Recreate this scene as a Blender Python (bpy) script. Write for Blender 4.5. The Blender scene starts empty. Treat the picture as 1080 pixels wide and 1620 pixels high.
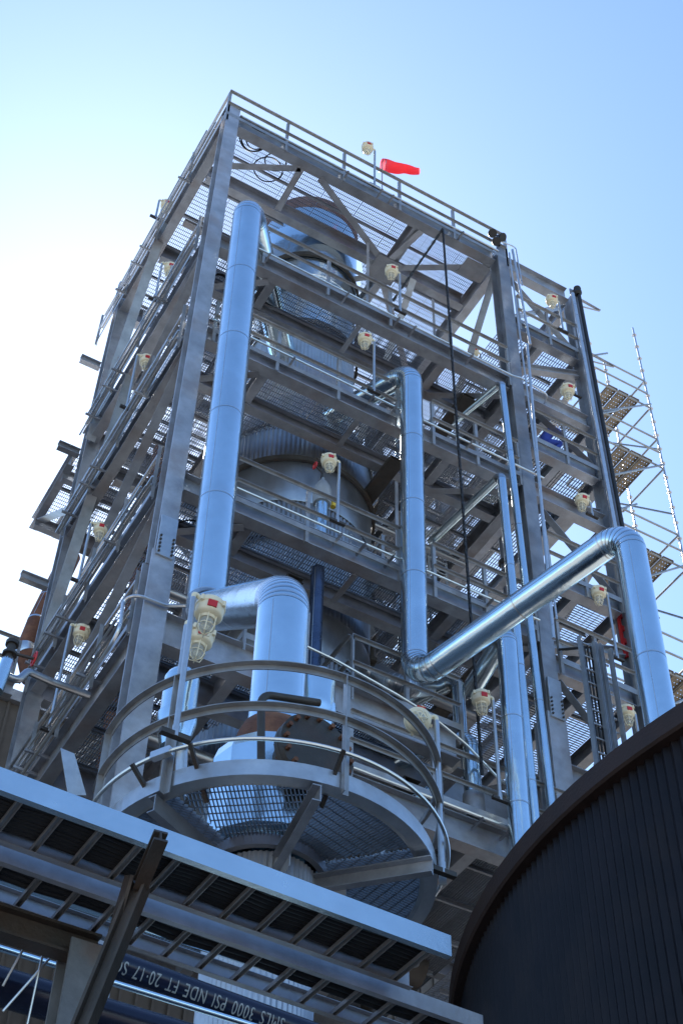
import bpy, bmesh, math, random
from mathutils import Vector, Matrix
random.seed(7)
V = Vector
# ------------------------------------------------------------------ camera
RX = V((0.8676647, -0.49676227, 0.01962696))      # image right, in world axes
RY = V((0.38268427, 0.64216885, -0.66420774))     # image down
RZ = V((0.31734952, 0.58382053, 0.74729035))      # view direction
FPX = 2350.0
scene = bpy.context.scene
cam_d = bpy.data.cameras.new('camera'); cam = bpy.data.objects.new('camera', cam_d)
scene.collection.objects.link(cam); scene.camera = cam
m3 = Matrix((RX, -RY, -RZ)).transposed()
cam.matrix_world = m3.to_4x4()
cam_d.sensor_fit = 'VERTICAL'; cam_d.sensor_height = 36; cam_d.sensor_width = 24
cam_d.lens = FPX / 1620 * 36; cam_d.clip_start = .1; cam_d.clip_end = 3000
# ------------------------------------------------------------------ sky, sun, exposure
SUN = V((0.155, 0.622, 0.767)).normalized()
w = bpy.data.worlds.new('World'); scene.world = w; w.use_nodes = True
nt = w.node_tree; nt.nodes.clear()
sky = nt.nodes.new('ShaderNodeTexSky'); sky.sky_type = 'NISHITA'; sky.sun_disc = False
sky.sun_elevation = math.asin(SUN.z); sky.sun_rotation = math.atan2(SUN.x, SUN.y)
sky.altitude = 100; sky.air_density = 1.0; sky.dust_density = .35; sky.ozone_density = 1.2
bg = nt.nodes.new('ShaderNodeBackground'); bg.inputs['Strength'].default_value = .12
wo = nt.nodes.new('ShaderNodeOutputWorld')
tn = nt.nodes.new('ShaderNodeMix'); tn.data_type = 'RGBA'; tn.blend_type = 'MULTIPLY'; tn.inputs[0].default_value = 1
tn.inputs[7].default_value = (.80, .955, 1.08, 1); nt.links.new(sky.outputs[0], tn.inputs[6]); nt.links.new(tn.outputs[2], bg.inputs[0]); nt.links.new(bg.outputs[0], wo.inputs[0])
sun_d = bpy.data.lights.new('sun', 'SUN'); sun_d.energy = 4.0; sun_d.angle = math.radians(.5); sun_d.color = (1, .95, .87)
sun = bpy.data.objects.new('sun', sun_d); scene.collection.objects.link(sun)
sun.rotation_euler = (-SUN).to_track_quat('-Z', 'Y').to_euler()
scene.view_settings.view_transform = 'Standard'; scene.view_settings.look = 'None'
scene.view_settings.gamma = 1; scene.view_settings.exposure = 1.2
scene.render.engine = 'CYCLES'
GZ = -1.6                                          # ground level (camera height 1.6 m)

# ------------------------------------------------------------------ measuring helpers
def ray(px, py): return RX*(px-540) + RY*(py-810) + RZ*FPX
def at(px, py, y=None, z=None, x=None):
    r = ray(px, py)
    if y is not None: return r*(y/r.y)
    if z is not None: return r*(z/r.z)
    return r*(x/r.x)

# ------------------------------------------------------------------ materials
def mat(name, col, metallic=0., rough=.5, var=.15, scale=3., tint=None, tintamt=.35, bump=.0, bscale=40., streak=0., rvar=.1, spec=.5, orand=.0):
    m = bpy.data.materials.new(name); m.use_nodes = True
    n = m.node_tree.nodes; l = m.node_tree.links; b = n['Principled BSDF']
    b.inputs['Metallic'].default_value = metallic; b.inputs['Roughness'].default_value = rough; b.inputs['Specular IOR Level'].default_value = spec
    tc = n.new('ShaderNodeTexCoord'); mp = n.new('ShaderNodeMapping'); l.new(tc.outputs['Object'], mp.inputs[0])
    ns = n.new('ShaderNodeTexNoise'); ns.inputs['Scale'].default_value = scale; ns.inputs['Detail'].default_value = 6
    ns.inputs['Roughness'].default_value = .65
    if streak: mp.inputs['Scale'].default_value = (1, 1, streak)
    l.new(mp.outputs[0], ns.inputs[0])
    c = V(col[:3])
    r = n.new('ShaderNodeValToRGB'); r.color_ramp.elements[0].position = .3; r.color_ramp.elements[1].position = .7
    r.color_ramp.elements[0].color = (*[x*(1-var) for x in c], 1); r.color_ramp.elements[1].color = (*[min(1, x*(1+var)) for x in c], 1)
    l.new(ns.outputs[0], r.inputs[0]); out = r.outputs[0]
    if tint:
        n2 = n.new('ShaderNodeTexNoise'); n2.inputs['Scale'].default_value = scale*.6; n2.inputs['Detail'].default_value = 8; l.new(mp.outputs[0], n2.inputs[0])
        r2 = n.new('ShaderNodeValToRGB'); r2.color_ramp.elements[0].position = .5; r2.color_ramp.elements[1].position = .72
        r2.color_ramp.elements[0].color = (0, 0, 0, 1); r2.color_ramp.elements[1].color = (tintamt, tintamt, tintamt, 1)
        l.new(n2.outputs[0], r2.inputs[0])
        mx = n.new('ShaderNodeMix'); mx.data_type = 'RGBA'; l.new(r2.outputs[0], mx.inputs[0]); l.new(out, mx.inputs[6]); mx.inputs[7].default_value = (*tint, 1)
        out = mx.outputs[2]
    oi = n.new('ShaderNodeObjectInfo'); mv = n.new('ShaderNodeMapRange'); mv.inputs[3].default_value = 1-orand; mv.inputs[4].default_value = 1+orand; l.new(oi.outputs['Random'], mv.inputs[0])
    hs = n.new('ShaderNodeHueSaturation'); l.new(out, hs.inputs['Color']); l.new(mv.outputs[0], hs.inputs['Value']); out = hs.outputs[0]
    l.new(out, b.inputs['Base Color'])
    if rvar:
        mr = n.new('ShaderNodeMapRange'); mr.inputs[3].default_value = max(.03, rough-rvar); mr.inputs[4].default_value = min(1, rough+rvar)
        l.new(ns.outputs[0], mr.inputs[0]); l.new(mr.outputs[0], b.inputs['Roughness'])
    if bump:
        nb = n.new('ShaderNodeTexNoise'); nb.inputs['Scale'].default_value = bscale; nb.inputs['Detail'].default_value = 4; l.new(tc.outputs['Object'], nb.inputs[0])
        bp = n.new('ShaderNodeBump'); bp.inputs['Strength'].default_value = bump; bp.inputs['Distance'].default_value = .02
        l.new(nb.outputs[0], bp.inputs['Height']); l.new(bp.outputs[0], b.inputs['Normal'])
    return m
M = {}
M['steel'] = mat('galvanised_steel', (.31, .335, .375), .5, .42, .28, 2.2, (.25, .18, .14), .5, .15, 25, orand=.22)
M['steel_b'] = mat('galvanised_steel_bright', (.50, .53, .56), .8, .34, .15, 4, (.36, .31, .27), .3, .1, 30)
M['rail'] = mat('galvanised_rail', (.34, .35, .36), .6, .4, .18, 5, (.22, .17, .13), .35)
M['grate'] = mat('galvanised_grating', (.23, .235, .245), .5, .45, .15, 6)
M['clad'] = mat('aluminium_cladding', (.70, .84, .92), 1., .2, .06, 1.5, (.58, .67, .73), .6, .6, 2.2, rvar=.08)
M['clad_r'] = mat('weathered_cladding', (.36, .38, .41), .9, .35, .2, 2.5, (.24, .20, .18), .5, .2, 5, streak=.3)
M['band'] = mat('cladding_band', (.62, .64, .66), 1., .3, .1, 5)
M['dark'] = mat('dark_paint', (.009, .008, .011), 0., .45, .3, 3, (.02, .015, .014), .6, .1, spec=.2)
M['rim'] = mat('tank_rim_paint', (.03, .018, .015), 0., .6, .3, 3, (.03, .018, .014), .6, .2, spec=.2)
M['black'] = mat('black_rubber', (.012, .012, .013), 0., .55, .2, 8)
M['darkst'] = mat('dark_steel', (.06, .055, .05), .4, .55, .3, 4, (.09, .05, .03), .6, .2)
M['navy'] = mat('navy_pipe_paint', (.012, .016, .04), 0.2, .25, .2, 4, rvar=.05)
M['rust'] = mat('rust', (.13, .055, .032), .1, .8, .4, 6, (.30, .14, .07), .6, .3)
M['cream'] = mat('cream_enamel', (.76, .69, .50), 0., .35, .06, 4, (.62, .53, .34), .4)
M['red'] = mat('red_paint', (.50, .02, .02), 0., .4, .1, 5)
M['redcloth'] = mat('red_cloth', (.80, .035, .04), 0., .8, .08, 5)
M['white'] = mat('white_paint', (.80, .80, .78), 0., .5, .05, 5)
M['galv'] = mat('conduit_zinc', (.62, .64, .66), .85, .3, .08, 5)
M['wood'] = mat('perforated_plank', (.30, .26, .20), .3, .6, .25, 4, (.19, .15, .11), .6, .2)
M['blue'] = mat('blue_overalls', (.03, .06, .32), 0., .85, .2, 8, bump=.3, bscale=14)
M['skin'] = mat('skin', (.50, .30, .20), 0., .55, .08, 8)
M['tan'] = mat('tan_leather', (.35, .17, .07), 0., .7, .2, 8)
M['yellow'] = mat('yellow_paint', (.70, .50, .05), 0., .5, .1, 5)
M['oldsteel'] = mat('rust_stained_steel', (.16, .17, .18), .3, .5, .3, 3, (.22, .10, .04), .8, .15, 25)
M['stencil'] = mat('faded_stencil_paint', (.42, .43, .42), 0., .6, .35, 30)
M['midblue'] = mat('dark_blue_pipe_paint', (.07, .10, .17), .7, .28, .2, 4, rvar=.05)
M['ground'] = mat('gravel_ground', (.31, .28, .245), 0., .95, .25, .8, (.22, .19, .16), .6, .6, 6)
M['conc'] = mat('concrete', (.34, .32, .29), 0., .9, .2, 2, bump=.3)
def glass_mat():
    m = bpy.data.materials.new('lamp_glass'); m.use_nodes = True; b = m.node_tree.nodes['Principled BSDF']
    b.inputs['Base Color'].default_value = (.9, .93, .92, 1); b.inputs['Roughness'].default_value = .12
    b.inputs['Transmission Weight'].default_value = .75; b.inputs['IOR'].default_value = 1.25
    return m
M['glass'] = glass_mat()
M['fascia'] = mat('smooth_tray_zinc', (.60, .70, .76), .95, .26, .06, 2, (.50, .56, .60), .5, .1, 8, rvar=.05)
def cloth_mat():
    m = bpy.data.materials.new('windsock_fabric'); m.use_nodes = True; n = m.node_tree.nodes; l = m.node_tree.links; n.clear()
    d = n.new('ShaderNodeBsdfDiffuse'); t_ = n.new('ShaderNodeBsdfTranslucent'); mx = n.new('ShaderNodeMixShader'); o = n.new('ShaderNodeOutputMaterial')
    d.inputs[0].default_value = (.80, .10, .12, 1); t_.inputs[0].default_value = (.90, .13, .16, 1); mx.inputs[0].default_value = .6
    l.new(d.outputs[0], mx.inputs[1]); l.new(t_.outputs[0], mx.inputs[2]); l.new(mx.outputs[0], o.inputs[0]); return m
M['redcloth'] = cloth_mat()
M['bottle'] = mat('grey_bottle_paint', (.30, .33, .36), 0., .4, .08, 5)
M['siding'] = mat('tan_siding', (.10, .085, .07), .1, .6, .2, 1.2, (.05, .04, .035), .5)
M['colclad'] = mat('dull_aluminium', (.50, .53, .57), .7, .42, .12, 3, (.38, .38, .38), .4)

# ------------------------------------------------------------------ mesh builder
class MB:
    def __init__(s): s.v = []; s.f = []; s.sm = []; s.mi = []; s.cur = 0
    def add(s, vs, fs, smooth=False):
        o = len(s.v); s.v += [tuple(v) for v in vs]
        for f in fs: s.f.append(tuple(i+o for i in f)); s.sm.append(smooth); s.mi.append(s.cur)
    def frame(s, P, Q, up=None):
        d = (Q-P).normalized(); u = V(up) if up is not None else V((0, 0, 1))
        if abs(d.dot(u.normalized())) > .98: u = V((0, 1, 0)) if abs(d.y) < .9 else V((1, 0, 0))
        a = d.cross(u).normalized(); b = a.cross(d).normalized()
        return d, a, b                                    # a: side, b: up
    def prof(s, P, Q, pts, up=None, caps=True):
        P = V(P); Q = V(Q); d, a, b = s.frame(P, Q, up); n = len(pts)
        vs = [P+a*x+b*y for x, y in pts]+[Q+a*x+b*y for x, y in pts]
        fs = [(i, (i+1) % n, n+(i+1) % n, n+i) for i in range(n)]
        if caps: fs += [tuple(range(n))[::-1], tuple(range(n, 2*n))]
        s.add(vs, fs)
    def bar(s, P, Q, wd, ht, up=None): s.prof(P, Q, [(-wd/2, -ht/2), (wd/2, -ht/2), (wd/2, ht/2), (-wd/2, ht/2)], up)
    def box(s, x0, x1, y0, y1, z0, z1):
        vs = [(x, y, z) for x in (x0, x1) for y in (y0, y1) for z in (z0, z1)]
        s.add(vs, [(0, 1, 3, 2), (4, 6, 7, 5), (0, 4, 5, 1), (2, 3, 7, 6), (0, 2, 6, 4), (1, 5, 7, 3)])
    def ibeam(s, P, Q, h=.4, b=.2, tf=.018, tw=.012, up=None):
        H = h/2; B = b/2; t = tw/2
        s.prof(P, Q, [(-B, -H), (B, -H), (B, -H+tf), (t, -H+tf), (t, H-tf), (B, H-tf), (B, H), (-B, H), (-B, H-tf), (-t, H-tf), (-t, -H+tf), (-B, -H+tf)], up, caps=False)
        P = V(P); Q = V(Q); d, a, u = s.frame(P, Q, up)
        for E, sg in ((P, -1), (Q, 1)):
            for (x0, x1, y0, y1) in ((-B, B, -H, -H+tf), (-t, t, -H+tf, H-tf), (-B, B, H-tf, H)):
                q = [E+a*x0+u*y0, E+a*x1+u*y0, E+a*x1+u*y1, E+a*x0+u*y1]
                s.add(q, [(0, 1, 2, 3) if sg > 0 else (3, 2, 1, 0)])
    def angle(s, P, Q, w_=.06, t=.007, up=None, fx=1, fy=1):
        pts = [(0, 0), (w_*fx, 0), (w_*fx, t*fy), (t*fx, t*fy), (t*fx, w_*fy), (0, w_*fy)]
        s.prof(P, Q, pts if fx*fy > 0 else pts[::-1], up)
    def chan(s, P, Q, h=.2, b=.07, t=.01, up=None, sd=1):
        H = h/2; pts = [(0, -H), (b*sd, -H), (b*sd, -H+t), (t*sd, -H+t), (t*sd, H-t), (b*sd, H-t), (b*sd, H), (0, H)]
        s.prof(P, Q, pts if sd > 0 else pts[::-1], up)
    def tube(s, pts, r, n=12, caps=True, closed=False, rs=None):
        pts = [V(p) for p in pts]; N = len(pts); base = len(s.v); prev = None
        for i, p in enumerate(pts):
            if closed: d = (pts[(i+1) % N]-pts[i-1]).normalized()
            elif i == 0: d = (pts[1]-p).normalized()
            elif i == N-1: d = (p-pts[i-1]).normalized()
            else: d = ((pts[i+1]-p).normalized()+(p-pts[i-1]).normalized()).normalized()
            if prev is None:
                u = V((0, 0, 1)) if abs(d.z) < .9 else V((1, 0, 0)); a = d.cross(u).normalized()
            else: a = (prev-d*prev.dot(d)).normalized()
            prev = a; b = d.cross(a).normalized(); rr = rs[i] if rs else r
            for k in range(n):
                t = 2*math.pi*k/n; s.v.append(tuple(p+a*math.cos(t)*rr+b*math.sin(t)*rr))
        for i in range(N if closed else N-1):
            j = (i+1) % N
            for k in range(n):
                s.f.append((base+i*n+k, base+i*n+(k+1) % n, base+j*n+(k+1) % n, base+j*n+k)); s.sm.append(True); s.mi.append(s.cur)
        if caps and not closed:
            s.f.append(tuple(base+k for k in range(n))[::-1]); s.sm.append(False); s.mi.append(s.cur)
            s.f.append(tuple(base+(N-1)*n+k for k in range(n))); s.sm.append(False); s.mi.append(s.cur)
    def lathe(s, prof, C=(0, 0, 0), n=32, axis=None, ripple=None, smooth=True):
        C = V(C); d = V(axis).normalized() if axis else V((0, 0, 1))
        u = V((1, 0, 0)) if abs(d.x) < .9 else V((0, 1, 0)); a = (u-d*u.dot(d)).normalized(); b = d.cross(a)
        base = len(s.v)
        for r, z in prof:
            for k in range(n):
                t = 2*math.pi*k/n; q = r+(ripple(t) if ripple and r > .05 else 0)
                s.v.append(tuple(C+a*math.cos(t)*q+b*math.sin(t)*q+d*z))
        for i in range(len(prof)-1):
            for k in range(n):
                s.f.append((base+i*n+k, base+i*n+(k+1) % n, base+(i+1)*n+(k+1) % n, base+(i+1)*n+k)); s.sm.append(smooth); s.mi.append(s.cur)
    def arc_prof(s, C, R, pts, a0, a1, n=48):                 # sweep a (radial, z) profile round a vertical axis
        C = V(C); base = len(s.v); m = len(pts); full = abs(a1-a0) >= 2*math.pi-1e-6; N = n if full else n+1
        for i in range(N):
            t = a0+(a1-a0)*i/n
            for r, z in pts: s.v.append((C.x+math.cos(t)*(R+r), C.y+math.sin(t)*(R+r), C.z+z))
        for i in range(n):
            j = (i+1) % N
            for k in range(m):
                s.f.append((base+i*m+k, base+j*m+k, base+j*m+(k+1) % m, base+i*m+(k+1) % m)); s.sm.append(False); s.mi.append(s.cur)
        if not full:
            s.f.append(tuple(base+k for k in range(m))); s.sm.append(False); s.mi.append(s.cur)
            s.f.append(tuple(base+n*m+k for k in range(m))[::-1]); s.sm.append(False); s.mi.append(s.cur)
    def build(s, name, material, parent=None, org=None, recalc=True, smooth_angle=None):
        o0 = V(org) if org is not None else (V(parent['_o']) if parent and '_o' in parent else V((0, 0, 0)))
        me = bpy.data.meshes.new(name); me.from_pydata([tuple(V(v)-o0) for v in s.v], [], s.f)
        for p, k, i in zip(me.polygons, s.sm, s.mi): p.use_smooth = k; p.material_index = i
        ms = material if isinstance(material, (list, tuple)) else [material]
        for q in ms: me.materials.append(M[q])
        if recalc:
            bm = bmesh.new(); bm.from_mesh(me); bmesh.ops.recalc_face_normals(bm, faces=bm.faces); bm.to_mesh(me); bm.free()
        if any(s.sm): me.set_sharp_from_angle(angle=math.radians(38))
        elif False: pass
        o = bpy.data.objects.new(name, me); scene.collection.objects.link(o)
        if parent: o.parent = parent
        if parent is None: o.location = o0
        elif org is not None: o.location = V(org)-V(parent['_o'])
        if '_o' not in o: o['_o'] = tuple(o0)
        return o
def tag(o, label=None, cat=None, group=None, kind=None):
    if label: o['label'] = label
    if cat: o['category'] = cat
    if group: o['group'] = group
    if kind: o['kind'] = kind
    return o
def thing(name, loc, label, cat, group=None):
    o = bpy.data.objects.new(name, None); scene.collection.objects.link(o); o.location = V(loc); o['_o'] = tuple(V(loc)); o.empty_display_size = .2
    return tag(o, label, cat, group)
def rounded(pts, R, n=6):
    pts = [V(p) for p in pts]; out = [pts[0]]
    for i in range(1, len(pts)-1):
        P = pts[i]; a = (pts[i-1]-P); b = (pts[i+1]-P); ang = a.angle(b); ua = a.normalized(); ub = b.normalized()
        if abs(ang-math.pi) < .02: out.append(P); continue
        t = R/math.tan(ang/2); t = min(t, a.length*.49, b.length*.49); rr = t*math.tan(ang/2)
        c = P+(ua+ub).normalized()*(rr/math.sin(ang/2)); s0 = P+ua*t-c; s1 = P+ub*t-c; tot = s0.angle(s1)
        ax = s0.cross(s1).normalized()
        for k in range(n+1): out.append(c+Matrix.Rotation(tot*k/n, 3, ax) @ s0)
    out.append(pts[-1]); return out
def tube_obj(name, pts, r, m, label, cat, group=None, R=.1, n=8, k=5):
    mb = MB(); mb.tube(rounded(pts, R, k), r, n); o = mb.build(name, m, org=pts[0]); return tag(o, label, cat, group)
# big insulated pipe: flat-sided gores at elbows, jacket seams and bands
def pipe(name, pts, r, label, R=None, m='clad', group=None, cat='pipe', bandstep=1.1, caps=True, gore=7, n=40):
    pts = [V(p) for p in pts]; R = R or 1.5*r; t = thing(name, pts[-1], label, cat, group)
    path = rounded(pts, R, gore)
    seam = MB()
    # each straight or gore is its own sleeve, next one lapped 2 mm
    for i in range(len(path)-1):
        a, b = path[i], path[i+1]; L = (b-a).length
        if i > 0: seam.tube([a-(b-a).normalized()*.012, a+(b-a).normalized()*.012], r+.004, n, caps=False)
        if L > 1.0:
            d = (b-a).normalized(); sdv = V((-.75, -.65, 0)); sdv = (sdv-d*sdv.dot(d)).normalized(); seam.bar(a+sdv*(r+.001)+d*.05, b+sdv*(r+.001)-d*.05, .011, .004, up=sdv)
        if L > bandstep*1.3:
            k = int(L/bandstep)
            for j in range(1, k+1):
                q = a+(b-a)*(j/(k+1.)); d = (b-a).normalized(); seam.tube([q-d*.012, q+d*.012], r+.003, n, caps=False)
    mb2 = MB(); mb2.tube(path, r, n, caps=caps); mb2.cur = 1; mb2.add(seam.v, seam.f, True); mb2.build('jacket', [m, 'band'], t)
    return t

# ================================================================== SETTING
mb = MB(); mb.add([(-900, -900, GZ), (900, -900, GZ), (900, 900, GZ), (-900, 900, GZ)], [(0, 1, 2, 3)])
tag(mb.build('ground', 'ground'), kind='structure')

# ================================================================== STEEL TOWER
XA, XB, XC = 5.03, 12.22, 14.33
YF, YB = 15.0, 20.9
frame = thing('steel_tower', (XA, YF, GZ), 'tall grey steel frame tower holding the open grating floors and pipes', 'steel tower')
def column(x, y, z1, z0=GZ, b=.30, h=.34, zs=16.3, bb=.37, splice=True):
    mb = MB(); mb.ibeam((x, y, zs), (x, y, z1), h, b, .03, .02, up=(0, 1, 0)); c = mb.build('column', 'steel', frame)
    mb = MB(); mb.ibeam((x, y, z0), (x, y, zs-.004), h+.06, bb, .04, .025, up=(0, 1, 0)); mb.build('column', 'steel', frame)
    if splice:
        mb = MB(); BM = MB(); yy = y-h/2-.064
        mb.box(x-b/2+.012, x+b/2-.012, yy, yy+.03, zs-.12, zs+.75)
        for sx in (-1, 1):
            for k in range(5):
                for dx in (0,):
                    BM.lathe([(0, -.024), (.02, -.024), (.02, 0)], (x+sx*(b/2-.045), yy, zs-.06+k*.085), 6, axis=(0, 1, 0))
        mb.cur = 1; mb.add(BM.v, BM.f); o = mb.build('splice_plate', ['steel_b', 'darkst'], c, org=(x, yy, zs)); o.location = V((x, yy, zs))-V(c['_o'])
    return c
cols = [(XA, YF, 31.0), (XB, YF, 31.0), (XC, YF, 30.7), (XA, YB, 31.0), (XB, YB, 31.0), (XC, YB, 30.7)]
for i, (x, y, z) in enumerate(cols): column(x, y, z, splice=(y == YF and i < 3))
for z in (30.7,):
    pass
def beam(P, Q, h=.45, b=.22, name='beam', **k):
    mb = MB(); mb.ibeam(P, Q, h, b, **k); return mb.build(name, 'steel', frame)
E_ = .19
# main front and back beams, one per floor:  (centre z, depth)
FL = {'T': (30.56, .56), 'L2': (25.48, .48), 'L3': (22.31, .38), 'L4': (18.15, .42), 'L5': (14.9, .62)}
for k, (z, h) in FL.items():
    for y in (YF, YB): beam((XA+E_, y, z), ((10.3 if (k == 'L5' and y == YF) else XB-E_), y, z), h, .24)
    yy = 16.45 if k == 'T' else 15.95
    for y in (yy, 18.9): beam((XA+.13, y, z), (XB-.13, y, z), h*.9, .2)
    xs = (6.5, 10.5) if k != 'T' else (10.0,)
    for x in xs:
        beam((x, YF+.14, z), (x, yy-.12, z), h*.8, .18); beam((x, yy+.12, z), (x, 18.78, z), h*.8, .18); beam((x, 19.02, z), (x, YB-.14, z), h*.8, .18)
    for x in (XA, XB): beam((x, YF+.2, z), (x, YB-.2, z), h, .22)
for z, h in ((13.3, .5),):
    beam((8.2, YF, z), (XB-E_, y, z) if 0 else (XB-E_, YF, z), h, .24); beam((XA+E_, YB, z), (XB-E_, YB, z), h, .24)
    beam((8.4, YF+.14, z), (8.4, YB-.14, z), h*.8, .2); beam((10.6, YF+.14, z), (10.6, YB-.14, z), h*.8, .2)
# side bay on the right
for z, h in ((30.5, .5), (28.0, .48), (25.5, .42), (23.78, .45), (22.25, .42), (19.9, .42), (17.6, .42), (15.2, .42), (13.2, .42)):
    beam((XB+E_, YF, z), (XC-E_, YF, z), h, .22); beam((XB+E_, YB, z), (XC-E_, YB, z), h*.8, .2)
    beam((XC, YF+.2, z), (XC, YB-.2, z), h*.8, .2)
    if z < 29: beam((13.25, YF+.12, z), (13.25, YB-.12, z), h*.7, .16)
# braces
def brace(P, Q, wd=.13, name='brace', m='steel'):
    mb = MB(); mb.angle(V(P), V(Q), wd*.55, .012); mb.angle(V(P)+V((0, 0, .0)), V(Q), wd*.55, .012, fx=-1); return mb.build(name, m, frame)
zt = 30.27
for a, b in (((5.3, 15.95), (6.9, 15.1)), ((6.9, 15.1), (6.95, 16.3)), ((7.4, 15.1), (9.85, 16.3)), ((9.85, 16.3), (10.1, 15.1)), ((9.95, 16.35), (12.0, 15.1)),
             ((9.9, 16.6), (7.4, 18.8)), ((9.9, 16.6), (12.0, 18.8))): brace((*a, zt), (*b, zt), .14)
mb = MB(); mb.box(9.55, 10.25, 16.1, 16.75, zt-.02, zt-.006); mb.build('gusset_plate', 'steel', frame)
mb = MB(); mb.box(11.4, 12.05, 15.12, 15.6, zt-.02, zt-.006); mb.build('gusset_plate', 'steel', frame)
for z in (25.2, 22.1, 17.9):
    brace((5.3, 15.9, z), (6.4, 15.1, z)); brace((10.6, 15.9, z), (12.0, 15.1, z)); brace((8.5, 15.85, z), (8.5, 15.1, z), .1)
# bay knee braces (pale W shapes with rounded seat) and diagonals
for z in (27.2, 22.6-.15, 18.6, 14.6): 
    mb = MB(); mb.ibeam((12.4, 15.6, z), (14.2, 15.1, z+.25), .2, .16); mb.build('brace', 'steel', frame)
brace((12.45, YF, 30.0), (14.0, YF, 28.3)); brace((12.45, YF+.05, 28.4), (14.1, YF+.05, 30.1), .16)
brace((12.5, YF, 25.2), (14.1, YF, 24.1)); brace((12.5, YF, 21.9), (14.1, YF, 20.2)); brace((12.5, YF, 17.3), (14.1, YF, 15.5))
brace((12.3, YB, 30.2), (14.2, YB, 24.5)); brace((12.3, 19.0, 21.7), (14.2, 19.0, 17.5))
for z0, z1 in ((22.6, 25.2), (18.5, 22), (15.3, 17.9)): brace((XA, 15.3, z1), (XA, 20.6, z0), .16); brace((XB, 20.6, z1), (XB, 15.3, z0), .16)
brace((XB, 15.25, 30.2), (XB, 18.1, 26.), .16); brace((XB, 20.7, 30.2), (XB, 18.1, 26.), .16)
beam((XA+.13, 17.5, 29.95), (XA+.7, 17.5, 29.95), .12, .16)
brace((XA-.1, 18.2, 30.9), (XA-.1, 20.6, 25.1), .2)
brace((XA-.1, 18.4, 24.9), (XA-.1, 20.6, 18.9), .2)
for a_, b_ in (((8.6, YB, 30.2), (11.9, YB, 26.0)), ((11.9, YB, 30.2), (8.6, YB, 26.0)), ((5.3, YB, 25.2), (8.4, YB, 22.6)), ((8.6, YB, 22.1), (11.9, YB, 18.5)), ((10.5, 16.1, 29.9), (10.5, 18.8, 26.1)), ((XC, 15.3, 27.6), (XC, 18.6, 25.8)), ((XC, 15.3, 21.9), (XC, 19.0, 20.2))): brace(a_, b_, .15)
for x_, y_, z0_, z1_ in ((9.2, 15.95, 26.0, 30.2), (11.3, 16.45, 26.0, 30.1), (7.2, 18.9, 18.5, 22.1), (9.9, 15.95, 18.5, 22.0), (11.4, 15.95, 22.6, 25.2), (10.9, 18.9, 15.3, 17.9), (13.25, 16.6, 24.1, 27.7), (13.6, 17.6, 18.2, 21.9)):
    mb = MB(); mb.angle((x_, y_, z0_), (x_, y_, z1_), .07, .009); mb.build('hanger', 'steel', frame)
# outriggers to the left of the back corner
for (px, py, z) in ((128, 566, 28.1), (92, 704, 24.9), (33, 910, 20.8)):
    a = at(px, py, y=YB); beam((a.x, YB, z), (XA-.2, YB, z), .2, .14)
# rear annex, seen past the left back column
for y in (21.4, 23.0): beam((4.7, y, 24.6), (6.2, y, 24.6), .3, .16)
beam((4.75, 21.1, 24.85), (4.75, 23.3, 24.85), .36, .18); beam((5.3, 21.1, 24.85), (5.3, 23.3, 24.85), .36, .18)
brace((5.0, 21.1, 23.4), (4.8, 22.9, 24.6), .18)

t = thing('sky_block_building', (5, 28, GZ), 'tan ribbed building added behind the tower to block the sky through its lower floors', 'building')  # tan wall exists at far left; the rest is added to block bright sky
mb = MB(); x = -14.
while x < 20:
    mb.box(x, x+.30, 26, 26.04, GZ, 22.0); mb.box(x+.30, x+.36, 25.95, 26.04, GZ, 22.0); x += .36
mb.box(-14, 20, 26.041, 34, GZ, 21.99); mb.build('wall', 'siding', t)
mb = MB(); mb.box(-14.1, 20.1, 25.85, 34.1, 22.003, 22.3); mb.build('roof_edge', 'steel', t)
for k in range(4):
    mb = MB(); mb.box(-1+k*3.2, .6+k*3.2, 25.90, 25.94, 16.2, 17.6); mb.build('louvre', 'darkst', t)

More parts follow.
